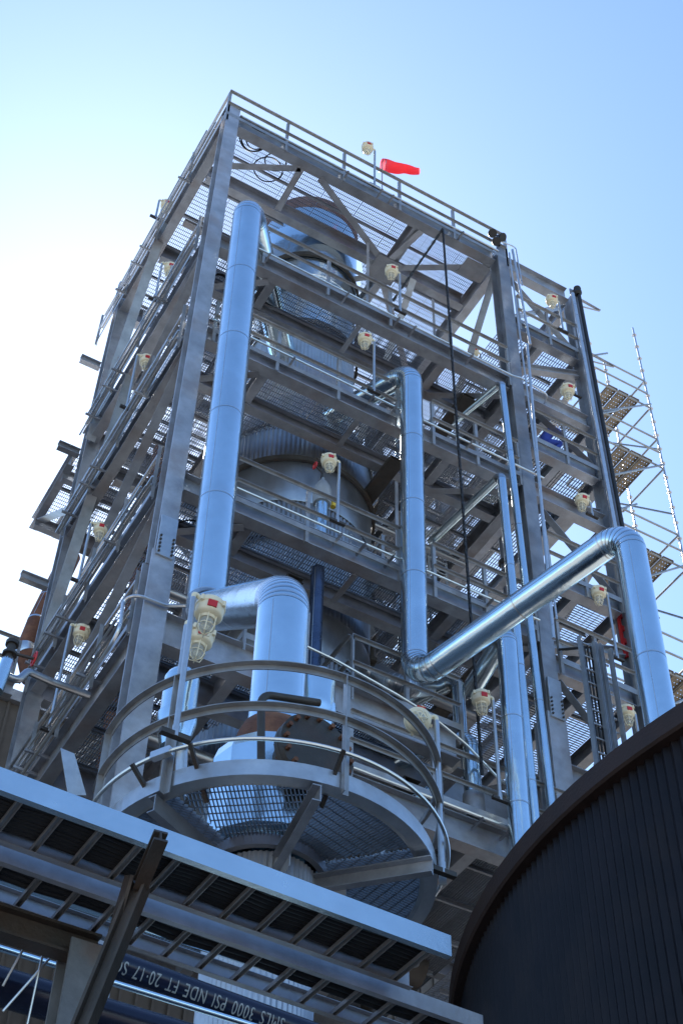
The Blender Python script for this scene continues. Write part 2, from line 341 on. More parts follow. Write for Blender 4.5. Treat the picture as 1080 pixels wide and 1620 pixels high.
# ================================================================== GRATING FLOORS
def deck(label, x0, x1, y0, y1, z, holes=(), pitch=.042, panel=.95, cross=.11, along='y', skip=()):
    jn = []
    t = thing('grating_floor', ((x0+x1)/2, (y0+y1)/2, z), label, 'grating floor', 'open steel grating floors')
    n = max(1, round((x1-x0)/panel)); pw = (x1-x0)/n
    def cut(u, lo, hi, axis):
        segs = [(lo, hi)]
        for cx, cy, r in holes:
            c0, c1 = (cx, cy) if axis == 'y' else (cy, cx)
            if abs(u-c0) < r:
                h = math.sqrt(r*r-(u-c0)**2); ns = []
                for a, b in segs:
                    if b <= c1-h or a >= c1+h: ns.append((a, b)); continue
                    if a < c1-h: ns.append((a, c1-h))
                    if b > c1+h: ns.append((c1+h, b))
                segs = ns
        return segs
    for i in range(n):
        if i in skip: continue
        a = x0+i*pw+.012; b = x0+(i+1)*pw-.012; mb = MB()
        if along == 'y':
            k = int((b-a)/pitch)
            for j in range(k+1):
                x = a+(b-a)*j/k
                for s0, s1 in cut(x, y0, y1, 'y'): mb.box(x-.0035, x+.0035, s0, s1, z-.035, z)
            k = int((y1-y0)/cross)
            for j in range(k+1):
                y = y0+(y1-y0)*j/k
                for s0, s1 in cut(y, a, b, 'x'): mb.box(s0, s1, y-.006, y+.006, z-.012, z-.002)
        else:
            k = int((y1-y0)/pitch)
            for j in range(k+1):
                y = y0+(y1-y0)*j/k
                for s0, s1 in cut(y, a, b, 'x'): mb.box(s0, s1, y-.003, y+.003, z-.032, z)
            k = int((b-a)/cross)
            for j in range(k+1):
                x = a+(b-a)*j/k
                for s0, s1 in cut(x, y0, y1, 'y'): mb.box(x-.004, x+.004, s0, s1, z-.010, z-.002)
        mb.build('grating_panel', 'grate', t, recalc=False)
    y = y0+.95
    while y < y1-.3:
        ok = [(x0+.1, x1-.1)]
        for cx, cy, r in holes:
            if abs(y-cy) < r+.05: h = math.sqrt((r+.05)**2-(y-cy)**2)+.05; ok = [(x0+.1, cx-h), (cx+h, x1-.1)]
        for a, b in ok:
            if b-a > .3: mb = MB(); mb.chan((a, y, z-.085), (b, y, z-.085), .09, .045, .007); mb.build('joist', 'steel', t)
        y += .97
    return t
VC = (8.5, 17.75)          # big vessel axis
deck('top floor grating seen against the sky under the upper handrail', XA+.05, XB+.1, YF-.05, YB, 30.88, [(*VC, 1.35)])
deck('second grating floor from the top around the vessel', XA+.05, XB+.1, YF-.05, YB, 25.76, [(*VC, 1.75)])
deck('third grating floor from the top, behind the middle pipe elbow', XA+.05, XB+.1, YF-.05, YB, 22.54, [(*VC, 1.75)])
deck('fourth grating floor from the top, carrying the grey gas bottle', XA+.05, XB+.1, YF-.05, YB, 18.4, [(*VC, 1.75)])
deck('fifth grating floor from the top, level with the round platform rail', XA+.05, 10.35, YF-.05, YB, 15.25, [(*VC, 1.75)])
deck('small grating floor set back behind the wide vertical pipe', 10.37, XB+.1, 16.3, YB, 15.25)
deck('lowest grating floor beside the dark tank', 8.2, XB+.1, YF-.05, YB, 13.6, [])
for z, lb in ((28.28, 'small grating floor in the right bay just under the roof beam'), (25.75, 'right bay grating floor level with the second main floor'), (24.05, 'right bay grating floor under the person in blue'),
              (19.95+.2, 'right bay grating floor above the long slanting pipe'), (17.85, 'right bay grating floor below the long slanting pipe elbow'), (15.45, 'right bay grating floor behind the cable ladders'), (13.45, 'lowest right bay grating floor just over the tank rim')):
    deck(lb, XB+.12, XC-.05, YF+.1, YB-1.2 if z > 20 else YB, z, [], pitch=.06, cross=.13, along='x' if z < 22 else 'y')
deck('grating floor of the rear annex beyond the left back column', 4.8, 5.9, 21.2, 23.2, 25.1, [])

# ================================================================== GUARD RAILS
def guard_rail(label, pts, z, spacing=1.5, h=1.07, toe=True, first=True, last=True, mid=.52, group='guard rails of the tower floors'):
    pts = [V((p[0], p[1], z)) for p in pts]; t = thing('guard_rail', pts[0], label, 'guard rail', group)
    top = MB(); mid_ = MB(); tb = MB(); up = V((0, 0, 1))
    for i in range(len(pts)-1):
        a, b = pts[i], pts[i+1]; L = (b-a).length; d = (b-a)/L
        top.angle(a+up*h, b+up*h, .06, .008, fy=-1); mid_.angle(a+up*mid, b+up*mid, .055, .007, fy=-1)
        if toe: tb.bar(a+up*.06, b+up*.06, .008, .12)
        k = max(1, round(L/spacing))
        for j in range(k+1):
            if (i > 0 and j == 0) or (j == 0 and not first) or (j == k and i == len(pts)-2 and not last): continue
            p = a+d*(L*j/k); mb = MB(); mb.angle(p-up*.25, p+up*(h-.01), .062, .008, up=d)
            mb.build('post', 'rail', t)
    top.build('top_rail', 'rail', t); mid_.build('mid_rail', 'rail', t)
    if toe: tb.build('toe_board', 'rail', t)
    return t
yf = YF-.17; xl = XA-.17
guard_rail('topmost guard rail, along the roof edge below the red windsock', [(xl, yf), (XB+.1, yf)], 30.46, 1.5, 1.08)
guard_rail('topmost side guard rail running back from the upper left corner', [(xl, yf+.02), (xl, 21.9)], 30.46, 1.6, 1.08, first=False)
guard_rail('guard rail along the back of the roof seen through grating', [(xl, YB+.2), (XB, YB+.2)], 30.9, 1.7)
guard_rail('guard rail of the second floor below the roof, with a lamp', [(6.1, yf), (XB-.2, yf)], 25.58)
guard_rail('guard rail of the third floor from the roof, behind the tall left pipe', [(5.3, yf), (9.2, yf)], 22.33, 1.3)
guard_rail('guard rail of the third floor right of the middle pipe', [(10.0, yf), (XB-.2, yf)], 22.33, 1.1)
guard_rail('guard rail in front of the grey gas bottle, fourth floor', [(5.6, yf), (9.2, yf)], 18.14, 1.48)
guard_rail('guard rail of the fourth floor right of the middle pipe', [(9.9, yf), (XB-.2, yf)], 18.14, 1.1)
guard_rail('guard rail corner of the fifth floor under the middle pipe', [(8.3, 16.4), (8.3, yf), (10.3, yf)], 15.13, 1.15)
guard_rail('lowest guard rail ending behind the dark tank rim', [(8.3, yf-.02), (12.6, yf-.02)], 13.58, 1.4)
for k, (z, lb) in enumerate(((25.58, 'side guard rail of the second floor under the roof, left face'), (22.33, 'side guard rail of the third floor, left face near the sun'), (18.14, 'side guard rail of the fourth floor, left face'), (15.13, 'side guard rail of the fifth floor, left face lowest'))):
    guard_rail(lb, [(xl, YF+.25), (xl, YB-.2)], z, 1.35)
for z, lb in ((27.98, 'right bay guard rail just under the roof beam'), (23.76, 'right bay guard rail in front of the person in blue'), (19.9, 'right bay guard rail above the slanting pipe'), (17.6, 'right bay guard rail behind the slanting pipe elbow')):
    guard_rail(lb, [(XB+.25, yf), (XC-.2, yf)], z, .95)
for z, lb in ((25.77, 'guard rail along the back of the second floor'), (22.55, 'guard rail along the back of the third floor'), (18.41, 'guard rail along the back of the fourth floor')):
    guard_rail(lb, [(XA+.3, YB+.1), (XB-.2, YB+.1)], z, 1.6, toe=False)
guard_rail('inner guard rail beside the vessel on the fourth floor', [(9.2, 15.3), (9.2, 16.0), (10.9, 16.0)], 18.41, 1.0)
q = at(20, 1007, y=21.6)
guard_rail('guard rail of the side walkway at the left picture edge', [(q.x-3, 21.6), (4.7, 21.6)], q.z-1.07, 1.0, toe=True)
beam((q.x-3, 21.6, q.z-1.3), (4.8, 21.6, q.z-1.3), .3, .16)

# ================================================================== CONDUITS along floor edges
def struts(t, xs, y, z, m='darkst'):
    for x in xs:
        mb = MB(); mb.chan((x, y+.26, z-.02), (x, y-.06, z-.02), .04, .035, .005); mb.build('strut_bracket', 'steel', t)
def conduit(label, pts, r=.022, R=.12, brackets=(), m='galv', group='electrical conduits'):
    t = thing('conduit', pts[0], label, 'conduit', group)
    mb = MB(); mb.tube(rounded(pts, R, 5), r, 8); mb.build('tube', m, t)
    if brackets: struts(t, brackets, pts[0][1], pts[0][2]-r-.03)
    return t
yc = yf-.13
conduit('thin conduit along the second floor edge, bending round the right column', [(5.6, yc, 25.53), (12.0, yc, 25.47), (12.15, 14.62, 25.4), (12.9, 14.7, 25.4), (13.0, 15.1, 25.35)], brackets=(6.2, 8.0, 9.2, 9.6, 11.0))
conduit('thin conduit along the third floor edge', [(5.2, yc, 22.5), (12.5, yc, 22.42)], brackets=(6.9, 8.6, 9.1, 10.8))
conduit('thin conduit along the fourth floor edge under the gas bottle', [(5.5, yc, 18.29), (12.0, yc, 18.27)], brackets=(8.0, 8.45, 9.0, 11.0))
conduit('wavy conduit running along the fifth floor edge', [(6.2, yc, 15.55), (8.0, yc, 15.4), (9.0, yc-.1, 15.1), (9.6, yc-.1, 14.95), (10.3, yc, 14.75), (10.9, yc, 14.3), (11.3, yc, 14.2)], R=.3)
conduit('conduit along the lowest floor edge above the tank', [(8.3, yc, 13.48), (12.4, yc, 13.45)], brackets=(10.5, 11.0), r=.028)
conduit('conduit along the roof front edge', [(5.2, yc, 30.42), (12.0, yc, 30.42)], brackets=(7.9, 8.8, 9.1, 11.0))
for z, lb in ((30.4, 'conduit along the left roof edge'), (25.5, 'paired conduit on the left face, second floor'), (22.3, 'conduit on the left face, third floor'), (18.2, 'conduit on the left face, fourth floor'), (15.2, 'conduit on the left face, fifth floor')):
    t = conduit(lb, [(xl-.12, YF+.1, z), (xl-.12, YB+.7 if z > 30 else YB, z)], r=.02)
    for o_, r_ in ((.08, .018), (.02, .012), (-.05, .024)):
        mb = MB(); mb.tube([(xl-.12-o_, YF+.3+o_, z-.02), (xl-.12-o_, YB-.3-o_*4, z-.02)], r_, 8); mb.build('tube', 'galv', t)
    for y in (16.7, 18.8, 19.3, 20.2):
        mb = MB(); mb.chan((xl+.25, y, z-.07), (xl-.26, y, z-.07), .045, .04, .006); mb.build('strut_bracket', 'steel', t)
a = at(125, 1090+0, x=4.6)
conduit('bent conduit rising from the tray and looping round the left column', [at(37, 1223, x=4.5), at(190, 1000, x=4.5), at(195, 950, x=4.6), at(215, 940, y=14.75), at(262, 958, y=14.75), (6.0, 14.75, 15.6)], r=.028, R=.25)

# ================================================================== BIG VESSEL inside the tower
def ripple(n, a): return lambda t: a*math.cos(t*n)
t = thing('process_vessel', (*VC, 14.0), 'large round clad vessel standing inside the tower through every floor', 'vessel')
cx, cy = VC
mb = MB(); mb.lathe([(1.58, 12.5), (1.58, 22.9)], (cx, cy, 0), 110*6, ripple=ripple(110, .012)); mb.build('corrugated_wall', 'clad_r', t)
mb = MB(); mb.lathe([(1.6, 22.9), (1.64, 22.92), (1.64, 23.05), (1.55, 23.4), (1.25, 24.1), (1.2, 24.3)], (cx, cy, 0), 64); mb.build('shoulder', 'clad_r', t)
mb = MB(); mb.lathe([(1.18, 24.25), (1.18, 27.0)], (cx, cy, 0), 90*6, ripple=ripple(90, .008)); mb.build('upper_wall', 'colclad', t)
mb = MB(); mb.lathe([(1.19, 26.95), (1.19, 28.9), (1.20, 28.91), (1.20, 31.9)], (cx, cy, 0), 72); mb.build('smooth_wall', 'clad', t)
mb = MB(); mb.lathe([(1.185, 31.85), (1.22, 31.9), (1.22, 32.35), (1.15, 32.42), (.8, 32.65), (.3, 32.75), (0, 32.78)], (cx, cy, 0), 64); mb.build('top_head', 'rust', t)
for z0_, z1_ in ((16.9, 17.9), (20.6, 21.9), (13.2, 14.4)):
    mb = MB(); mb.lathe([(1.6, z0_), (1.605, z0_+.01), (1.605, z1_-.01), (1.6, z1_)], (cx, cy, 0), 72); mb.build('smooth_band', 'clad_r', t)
for z, r in ((16.3, 1.62), (19.6, 1.62), (21.7, 1.62), (26.9, 1.22), (28.4, 1.22), (29.6, 1.22)):
    mb = MB(); mb.arc_prof((cx, cy, z), r, [(0, 0), (.06, 0), (.06, .12), (0, .12)], 0, 2*math.pi, 64); mb.build('stiffening_ring', 'darkst', t)

# ================================================================== INSULATED PIPES
A0 = at(393, 327, y=14.2); A1 = at(325, 968, y=14.2)
xa = (A0.x+A1.x)/2
pipe('insulated_pipe', [(7.7, 17.0, A0.z), (A0.x, 14.2, A0.z), (A1.x, 14.2, A1.z), (5.02, 10.5, at(445, 948, y=10.5).z), (5.02, 10.5, 9.25)], .285,
     'widest shiny pipe, down the left front of the tower and over onto the round platform', R=.42, bandstep=2.6)
B0 = at(650, 588, y=14.5); B1 = at(656, 1076, y=14.5); C0 = at(992, 838, y=10.8); C1 = at(1050, 1200, y=10.8)
e_ = at(590, 622, z=B0.z); e_ = V((B0.x, 14.5, B0.z))+(e_-V((B0.x, 14.5, B0.z)))*2.2
pipe('insulated_pipe', [e_, (B0.x, 14.5, B0.z), (B1.x, 14.5, B1.z), (C0.x, 10.8, C0.z), (C1.x, 10.8, 7.0)], .215,
     'shiny pipe dropping mid tower, slanting right and down into the dark tank', R=.36, bandstep=2.4)
P0 = at(793, 606, y=14.7); P1 = at(875, 1290, y=14.7)
pipe('insulated_pipe', [at(700, 682, y=16.5), (P0.x, 14.7, P0.z), (P1.x, 14.7, 12.0)], .075, 'slim vertical pipe running down just left of the right front column', R=.12, n=20, bandstep=2.5)
P0 = at(792, 752, y=14.6); P1 = at(845, 1300, y=14.6)
pipe('insulated_pipe', [at(681, 857, y=17), (P0.x, 14.6, P0.z), (P1.x, 14.6, 12.0)], .088, 'slim vertical pipe starting at the fourth floor, second left of the right column', R=.14, n=20, bandstep=2.5)
P0 = at(800, 1000, y=14.45); P1 = at(820, 1312, y=14.45)
pipe('insulated_pipe', [(P0.x+.3, 16., 17.3), (P0.x, 14.45, 17.3), (P1.x, 14.45, 12.0)], .17, 'wide vertical pipe standing behind the lowest guard rail beside the slim pipes', R=.25, n=32, bandstep=2.5)
P0 = at(743, 1168, y=15.05)
t = pipe('insulated_pipe', [(P0.x-.9, 16.4, P0.z-.25), (P0.x-.55, 15.5, P0.z-.05), (P0.x, 15.05, P0.z), (P0.x, 15.05, at(748, 1262, y=15.05).z)], .14, 'short bent pipe with a grey end cap above the lowest floor', R=.2, n=28, bandstep=1.2)
q = V((P0.x, 15.05, at(748, 1270, y=15.05).z)); mb = MB(); mb.lathe([(0, .16), (.165, .14), (.17, .1), (.17, -.3), (0, -.3)], q, 28); mb.build('end_cap', 'steel', t)
q = at(730, 1090, y=15.6)
pipe('insulated_pipe', [(q.x-.5, 17, q.z+.3), (q.x, 15.7, q.z+.3), (q.x, 15.7, q.z-1.0)], .11, 'ribbed silver pipe behind the lamp over the lowest floor', R=.2, n=24)
pipe('insulated_pipe', [at(545, 1330, y=15.8), at(690, 1240, y=15.6), at(715, 1215, y=16.4)], .06, 'thin diagonal pipe low behind the round platform rail', R=.1, n=16)
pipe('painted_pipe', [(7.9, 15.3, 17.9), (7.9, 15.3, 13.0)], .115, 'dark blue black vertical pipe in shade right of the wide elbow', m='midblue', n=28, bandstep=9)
pipe('insulated_pipe', [(7.66, 15.2, 15.5), (7.66, 15.2, 12.8)], .055, 'slender bright pipe beside the dark blue black pipe', n=16)
pipe('insulated_pipe', [at(600, 1065, y=16.2), at(640, 1090, y=15.6), at(700, 1085, y=16.5)], .17, 'dull grey horizontal pipe in the shade under the middle pipe bottom elbow', m='clad_r', n=28)
def drum(px, py, y, r, h, label, m='clad'):
    q = at(px, py, y=y); t = thing('dome_top_drum', (q.x, y, q.z-h), label, 'drum')
    mb = MB(); mb.lathe([(0, 0), (r*.4, -.02*r), (r*.75, -.17*r), (r*.93, -.4*r), (r, -.65*r), (r, -.65*r-.02)], q, 32); mb.build('dome', m, t)
    mb = MB(); mb.lathe([(r+.006, -.65*r), (r+.006, -h*.6), (r+.03, -h*.6), (r+.03, -h*.6-.12), (r*.75, -h), (0, -h)], q, 32); mb.build('shell', m, t)
    mb = MB(); mb.tube([q+V((r*.3, -.02, -h*.62)), q+V((r*.9, .05, -h*1.5))], .07, 16); mb.build('drain_pipe', 'steel_b', t)
drum(290, 1063, 12.3, .2, 1.15, 'small dome topped silver drum behind the left platform lamp pole')
drum(505, 1062, 13.4, .22, 1.1, 'small dome topped silver drum right of the wide pipe on the round platform')

# gas bottle on the fourth floor
q = at(507, 838, y=15.2); 
t = thing('gas_bottle', (q.x, 15.2, 18.42), 'grey gas bottle on a shiny stand with red valve wheel, fourth floor', 'gas bottle')
zz = at(505, 795, y=15.2).z
mb = MB(); mb.lathe([(.12, 18.43), (.12, zz)], (q.x, 15.2, 0), 24); mb.build('stand', 'clad', t)
mb = MB(); mb.lathe([(0, zz-.02), (.15, zz-.02), (.165, zz+.02), (.165, zz+.30), (.14, zz+.42), (.085, zz+.55), (.03, zz+.62), (.03, zz+.68), (0, zz+.68)], (q.x, 15.2, 0), 28); mb.build('bottle', 'bottle', t)
mb = MB(); mb.tube([(q.x-.02, 15.2, zz+.68), (q.x, 15.2, zz+1.1)], .025, 10); mb.tube([(q.x, 15.2, zz+.8), (q.x-.22, 15.1, zz+.8)], .015, 8); mb.tube([(q.x, 15.2, zz+1.05), (q.x-.16, 15.15, zz+1.1)], .02, 8); vb = mb.build('valve', 'darkst', t)
mb = MB(); mb.tube([V((q.x-.22, 15.1, zz+.8))+V((0, math.cos(k*.785)*.07, math.sin(k*.785)*.07)) for k in range(8)], .014, 6, closed=True); mb.build('valve_wheel', 'red', vb)
mb = MB(); mb.tube([(q.x+.25, 15.25, zz+.1), (q.x+.25, 15.25, zz+.32)], .05, 14); mb.build('coil_spring', 'yellow', t)

# ================================================================== ROUND PLATFORM with its vessel
PC = V((5.03, 10.55, 8.1)); PR = 1.58
t = thing('clad_column_vessel', (PC.x, PC.y, GZ), 'slender corrugated vessel carrying the round platform', 'vessel')
mb = MB(); mb.lathe([(.5, 5.2), (.5, 7.95)], (PC.x, PC.y, 0), 60*6, ripple=ripple(60, .008)); mb.build('corrugated_wall', 'colclad', t)
mb = MB(); mb.lathe([(1.05, GZ), (1.05, 4.7), (.9, 4.95), (.55, 5.2), (.5, 5.22)], (PC.x+.1, PC.y+.4, 0), 80*6, ripple=ripple(80, .008)); mb.build('lower_wall', 'clad', t)
mb = MB(); mb.lathe([(.5, 8.15), (.62, 8.2), (.62, 9.15), (.58, 9.28), (.40, 9.40), (.30, 9.42)], (PC.x, PC.y, 0), 14, smooth=False); mb.build('head_cladding', 'clad', t)
mb = MB(); mb.lathe([(.31, 9.40), (.385, 9.42), (.375, 9.62), (.33, 9.74), (.29, 9.78)], (PC.x, PC.y, 0), 40); mb.build('torn_insulation', 'rust', t)
mb = MB(); d = V((.06, -1, .0)).normalized(); c0 = V((PC.x, PC.y, 8.93))
mb.lathe([(.29, .3), (.29, .74), (.40, .74), (.40, .80), (.395, .803), (.395, .81), (.40, .813), (.40, .87), (0, .87)], c0, 40, axis=d); mw = mb.build('manway', 'darkst', t)
mb = MB()
sx = d.cross(V((0, 0, 1))).normalized()
for k in range(16):
    a = k*math.pi/8; mb.lathe([(0, .92), (.026, .92), (.026, .70), (0, .70)], c0+sx*math.cos(a)*.355+V((0, 0, 1))*math.sin(a)*.355, 6, axis=d)
mb.build('bolt', 'rust', mw)
mb = MB(); mb.tube(rounded([at(413, 1205, y=9.6), at(413, 1098, y=9.6), at(505, 1112, y=9.6)], .14, 7), .038, 14); mb.build('davit_arm', 'darkst', mw)

t = thing('round_platform', PC, 'round grating platform with curved handrails around the vessel top', 'platform')
mb = MB(); mb.arc_prof((PC.x, PC.y, 7.94), PR, [(0, 0), (.02, 0), (.02, .165), (0, .165)], 0, 2*math.pi, 96)
mb.arc_prof((PC.x, PC.y, 7.94), PR, [(-.10, 0), (0, 0), (0, .012), (-.14, .012)], 0, 2*math.pi, 96); mb.build('ring_beam', 'steel_b', t)
mb = MB(); mb.arc_prof((PC.x, PC.y, 7.96), .56, [(-.03, 0), (.03, 0), (.03, .12), (-.03, .12)], 0, 2*math.pi, 48); mb.build('hub_ring', 'steel', t)
angs = [math.atan2((at(px, py, z=7.9)-PC).y, (at(px, py, z=7.9)-PC).x) for px, py in ((228, 1240), (525, 1215), (690, 1360))]+[1.0, 2.4]
for a in angs:
    dr = V((math.cos(a), math.sin(a), 0)); mb = MB(); p = V((PC.x, PC.y, 7.82))
    mb.chan(p+dr*.5, p+dr*(PR+.03), .17, .08, .012); o = mb.build('bracket', 'steel', t)
    mb = MB(); mb.bar(p+dr*.52-V((0, 0, .1)), p+dr*.8-V((0, 0, .1)), .012, .2); mb.build('gusset', 'steel', o)
aa = sorted([a % (2*math.pi) for a in angs]); aa.append(aa[0]+2*math.pi)
for i in range(len(aa)-1):
    a0, a1 = aa[i], aa[i+1]; am = (a0+a1)/2; dr = V((math.cos(am), math.sin(am))); sd = V((-dr.y, dr.x)); mb = MB(); hw = (a1-a0)/2
    # bearing bars run across the sector, clipped to ring and hub
    def inside(x, y):
        r = math.hypot(x, y); an = (math.atan2(y, x)-am+math.pi) % (2*math.pi)-math.pi
        return .57 < r < PR-.005 and abs(an) < hw-.012/max(r, .1)
    def clip(P, D, L, zlo, zhi, w_):
        st = None; N = 260; segs = []
        for k in range(N+1):
            s_ = -L+2*L*k/N; q = P+D*s_; ins = inside(q.x, q.y)
            if ins and st is None: st = s_
            if (not ins or k == N) and st is not None: segs.append((st, s_)); st = None
        for s0, s1 in segs:
            if s1-s0 < .02: continue
            A = P+D*s0; B = P+D*s1; mb.bar((PC.x+A.x, PC.y+A.y, (zlo+zhi)/2), (PC.x+B.x, PC.y+B.y, (zlo+zhi)/2), w_, zhi-zlo)
    k = -1.8
    while k < 1.8: clip(dr.to_2d()*0+sd*k, dr, 1.8, 8.055, 8.09, .005); k += .035
    k = .4
    while k < 1.7: clip(dr*k, sd, 1.8, 8.075, 8.085, .007); k += .1
    mb.build('grating_panel', 'grate', t, recalc=False)
rt = thing('curved_guard_rail', PC, 'curved two bar handrail on posts around the round platform', 'guard rail')
Lp = [(.02, 0), (.075, 0), (.075, .008), (.028, .008), (.028, .055), (.02, .055)]
mb = MB(); mb.arc_prof((PC.x, PC.y, 9.17), PR+.04, [(0, 0), (.065, 0), (.065, .01), (.01, .01), (.01, -.055), (0, -.055)], -3.45, .75, 80); mb.build('top_rail', 'rail', rt)
mb = MB(); mb.arc_prof((PC.x, PC.y, 8.68), PR+.04, [(0, 0), (.065, 0), (.065, .01), (.01, .01), (.01, -.055), (0, -.055)], -3.45, .75, 80); mb.build('mid_rail', 'rail', rt)
pa = [math.atan2((at(px, py, z=zz)-PC).y, (at(px, py, z=zz)-PC).x) for px, py, zz in ((283, 1072, 9.2), (533, 1085, 9.2), (690, 1215, 9.2))]+[3.0, .6]
for a in pa:
    dr = V((math.cos(a), math.sin(a), 0)); p = PC+dr*(PR+.035); mb = MB(); mb.angle(p-V((0, 0, .24)), p+V((0, 0, 1.07)), .07, .009, up=dr); mb.build('post', 'rail', rt)
ct = thing('curved_conduit', PC, 'thin conduit curving outside the round platform on strut arms', 'conduit')
mb = MB(); mb.tube([PC+V((math.cos(a)*(PR+.13), math.sin(a)*(PR+.13), .14)) for a in [-3.3+3.6*k/60 for k in range(61)]], .02, 8); mb.build('tube', 'galv', ct)
for px, py in ((235, 1225), (310, 1185), (545, 1190)):
    q = at(px, py, z=8.2)-PC; a = math.atan2(q.y, q.x); dr = V((math.cos(a), math.sin(a), 0)); mb = MB()
    mb.chan(PC+dr*(PR-.25)+V((0, 0, -.2)), PC+dr*(PR+.2)+V((0, 0, .1)), .035, .035, .006); mb.build('strut_arm', 'darkst', ct)
a = pa[0]; dr = V((math.cos(a), math.sin(a), 0)); p = PC+dr*(PR+.13)+V((0, 0, .14)); tn = V((-dr.y, dr.x, 0)); mb = MB(); mb.bar(p-tn*.1, p+tn*.1, .07, .07); mb.build('junction_box', 'galv', ct)

# ================================================================== LAMPS
def lamp_meshes():
    out = {}
    mb = MB(); mb.lathe([(0, .10), (.05, .095), (.115, .07), (.14, .045), (.145, .02), (.145, -.01), (.135, -.02), (.135, -.10), (.12, -.12), (.085, -.135), (.075, -.16), (0, -.16)], (0, 0, 0), 28)
    for k in range(4):
        a = k*math.pi/2+.4; mb.lathe([(0, .03), (.018, .03), (.018, -.03), (0, -.03)], (math.cos(a)*.15, math.sin(a)*.15, .005), 8)
    out['housing'] = (mb, 'cream')
    mb = MB(); mb.lathe([(.062, -.16), (.062, -.24), (.05, -.29), (.028, -.31), (0, -.315)], (0, 0, 0), 20); out['glass_globe'] = (mb, 'glass')
    mb = MB()
    for k in range(6):
        a = k*math.pi/3; c, s_ = math.cos(a), math.sin(a); mb.tube([(c*.09, s_*.09, -.13), (c*.085, s_*.085, -.25), (c*.06, s_*.06, -.32), (0, 0, -.34)], .006, 5)
    mb.tube([(math.cos(k*.785)*.087, math.sin(k*.785)*.087, -.24) for k in range(8)], .006, 5, closed=True)
    out['guard_cage'] = (mb, 'cream')
    mb = MB(); mb.box(-.045, .045, -.146, -.132, -.095, -.02); out['warning_label'] = (mb, 'red')
    mb = MB(); mb.tube(rounded([(.12, 0, .03), (.15, 0, .06), (.20, 0, .06), (.20, 0, -.03)], .05, 4), .024, 10); out['arm'] = (mb, 'cream')
    return out
LM = None
def lamp(px, py, y, pbot, label, rz=0., k=1., tilt=0., x=None):
    """lamp head centre at pixel, pole foot at height of pixel pbot on the same pole line"""
    global LM
    h = at(px, py, y=y) if x is None else at(px, py, x=x)
    off = Matrix.Rotation(rz, 3, 'Z') @ V((.20*k, 0, 0)); foot = h+off
    zb = pbot if pbot < 60 else at(px, pbot, y=foot.y).z
    t = thing('pole_lamp', (foot.x, foot.y, zb), label, 'lamp', 'cream caged lamps on thin poles')
    if LM is None:
        LM = {}
        for n_, (m_, mt) in lamp_meshes().items():
            o = m_.build(n_, mt); LM[n_] = o.data; bpy.data.objects.remove(o)
    kids = {}
    for n_ in ('housing', 'glass_globe', 'guard_cage', 'warning_label', 'arm'):
        o = bpy.data.objects.new(n_, LM[n_]); scene.collection.objects.link(o)
        o.parent = kids['housing'] if n_ in ('warning_label', 'glass_globe', 'guard_cage') else t; kids[n_] = o
        if o.parent == t:
            jt = random.uniform(-.09, .09)
            o.location = V(h)-V((foot.x, foot.y, zb)); o.rotation_euler = (tilt+jt if n_ == 'housing' else 0, (jt*.8 if n_ == 'housing' else 0), rz); o.scale = (k, k, k)
        if n_ == 'warning_label': o.rotation_euler = (0, 0, -.22-rz)
    mb = MB(); mb.tube([(foot.x, foot.y, zb), (foot.x, foot.y, h.z+.0)], .027*k, 12)
    mb.tube([(foot.x, foot.y, zb), (foot.x, foot.y, zb+.12)], .034*k, 12); mb.build('pole', 'steel_b', t)
    mb = MB(); mb.bar((foot.x-.14, foot.y, zb+.02), (foot.x+.14, foot.y, zb+.02), .06, .05); mb.build('foot_clamp', 'darkst', t)
    return t
lamp(581, 233, 14.75, 30.5, 'roof edge lamp just left of the red windsock', 0)
lamp(619, 428, 14.72, 25.8, 'lamp on the second floor rail under the roof truss joint')
lamp(577, 536, 14.72, 22.6, 'lamp on the third floor rail left of the middle pipe top', -.1)
lamp(520, 728, 14.72, 18.5, 'lamp beside the grey gas bottle, fourth floor', -.1)
lamp(333, 962, 9.3, 8.1, 'largest lamp, nearest, hanging before the wide left pipe', math.pi+.2)
lamp(318, 1006, 10.3, 8.1, 'lamp partly behind the largest one, on a parallel pole', math.pi+.3)
lamp(760, 1103, 14.5, 13.7, 'lamp hanging in front of the wide vertical pipe by the lowest rail', -.1, 1.08)
lamp(660, 1140, 9.6, 7.9, 'lamp tipped upward at the right end of the round platform rail', -.5, .95, tilt=-.9)
lamp(872, 474, 14.75, 28.4, 'right bay lamp against the sky under the roof beam')
lamp(897, 616, 14.75, 26.0, 'right bay lamp against the sky level with the topmost scaffold boards', 0, 1.1)
lamp(920, 790, 14.75, 22.0, 'right bay lamp above the slanting pipe elbow')
lamp(946, 936, 14.75, 18.2, 'right bay lamp left of the pipe entering the dark tank')
lamp(989, 1125, 14.75, 15.8, 'lowest right lamp just over the dark tank rim')
lamp(264, 324, 14, 30.6, 'left roof edge lamp seen against bright sky', math.pi, x=4.85)
lamp(270, 424, 14, 25.9, 'left face lamp one floor under the roof', math.pi, x=4.95)
lamp(232, 570, 14, 22.7, 'left face lamp in the glare near the sun', math.pi, x=4.95)
lamp(160, 836, 14, 18.6, 'left face lamp between the two left columns, fourth floor', math.pi, x=4.95)
lamp(130, 998, 14, 15.1, 'left face lamp lowest, hanging over the side beams', math.pi, x=4.95)
lamp(748, 556, 17.0, 25.9, 'lamp half hidden behind the second floor rail near the right column')

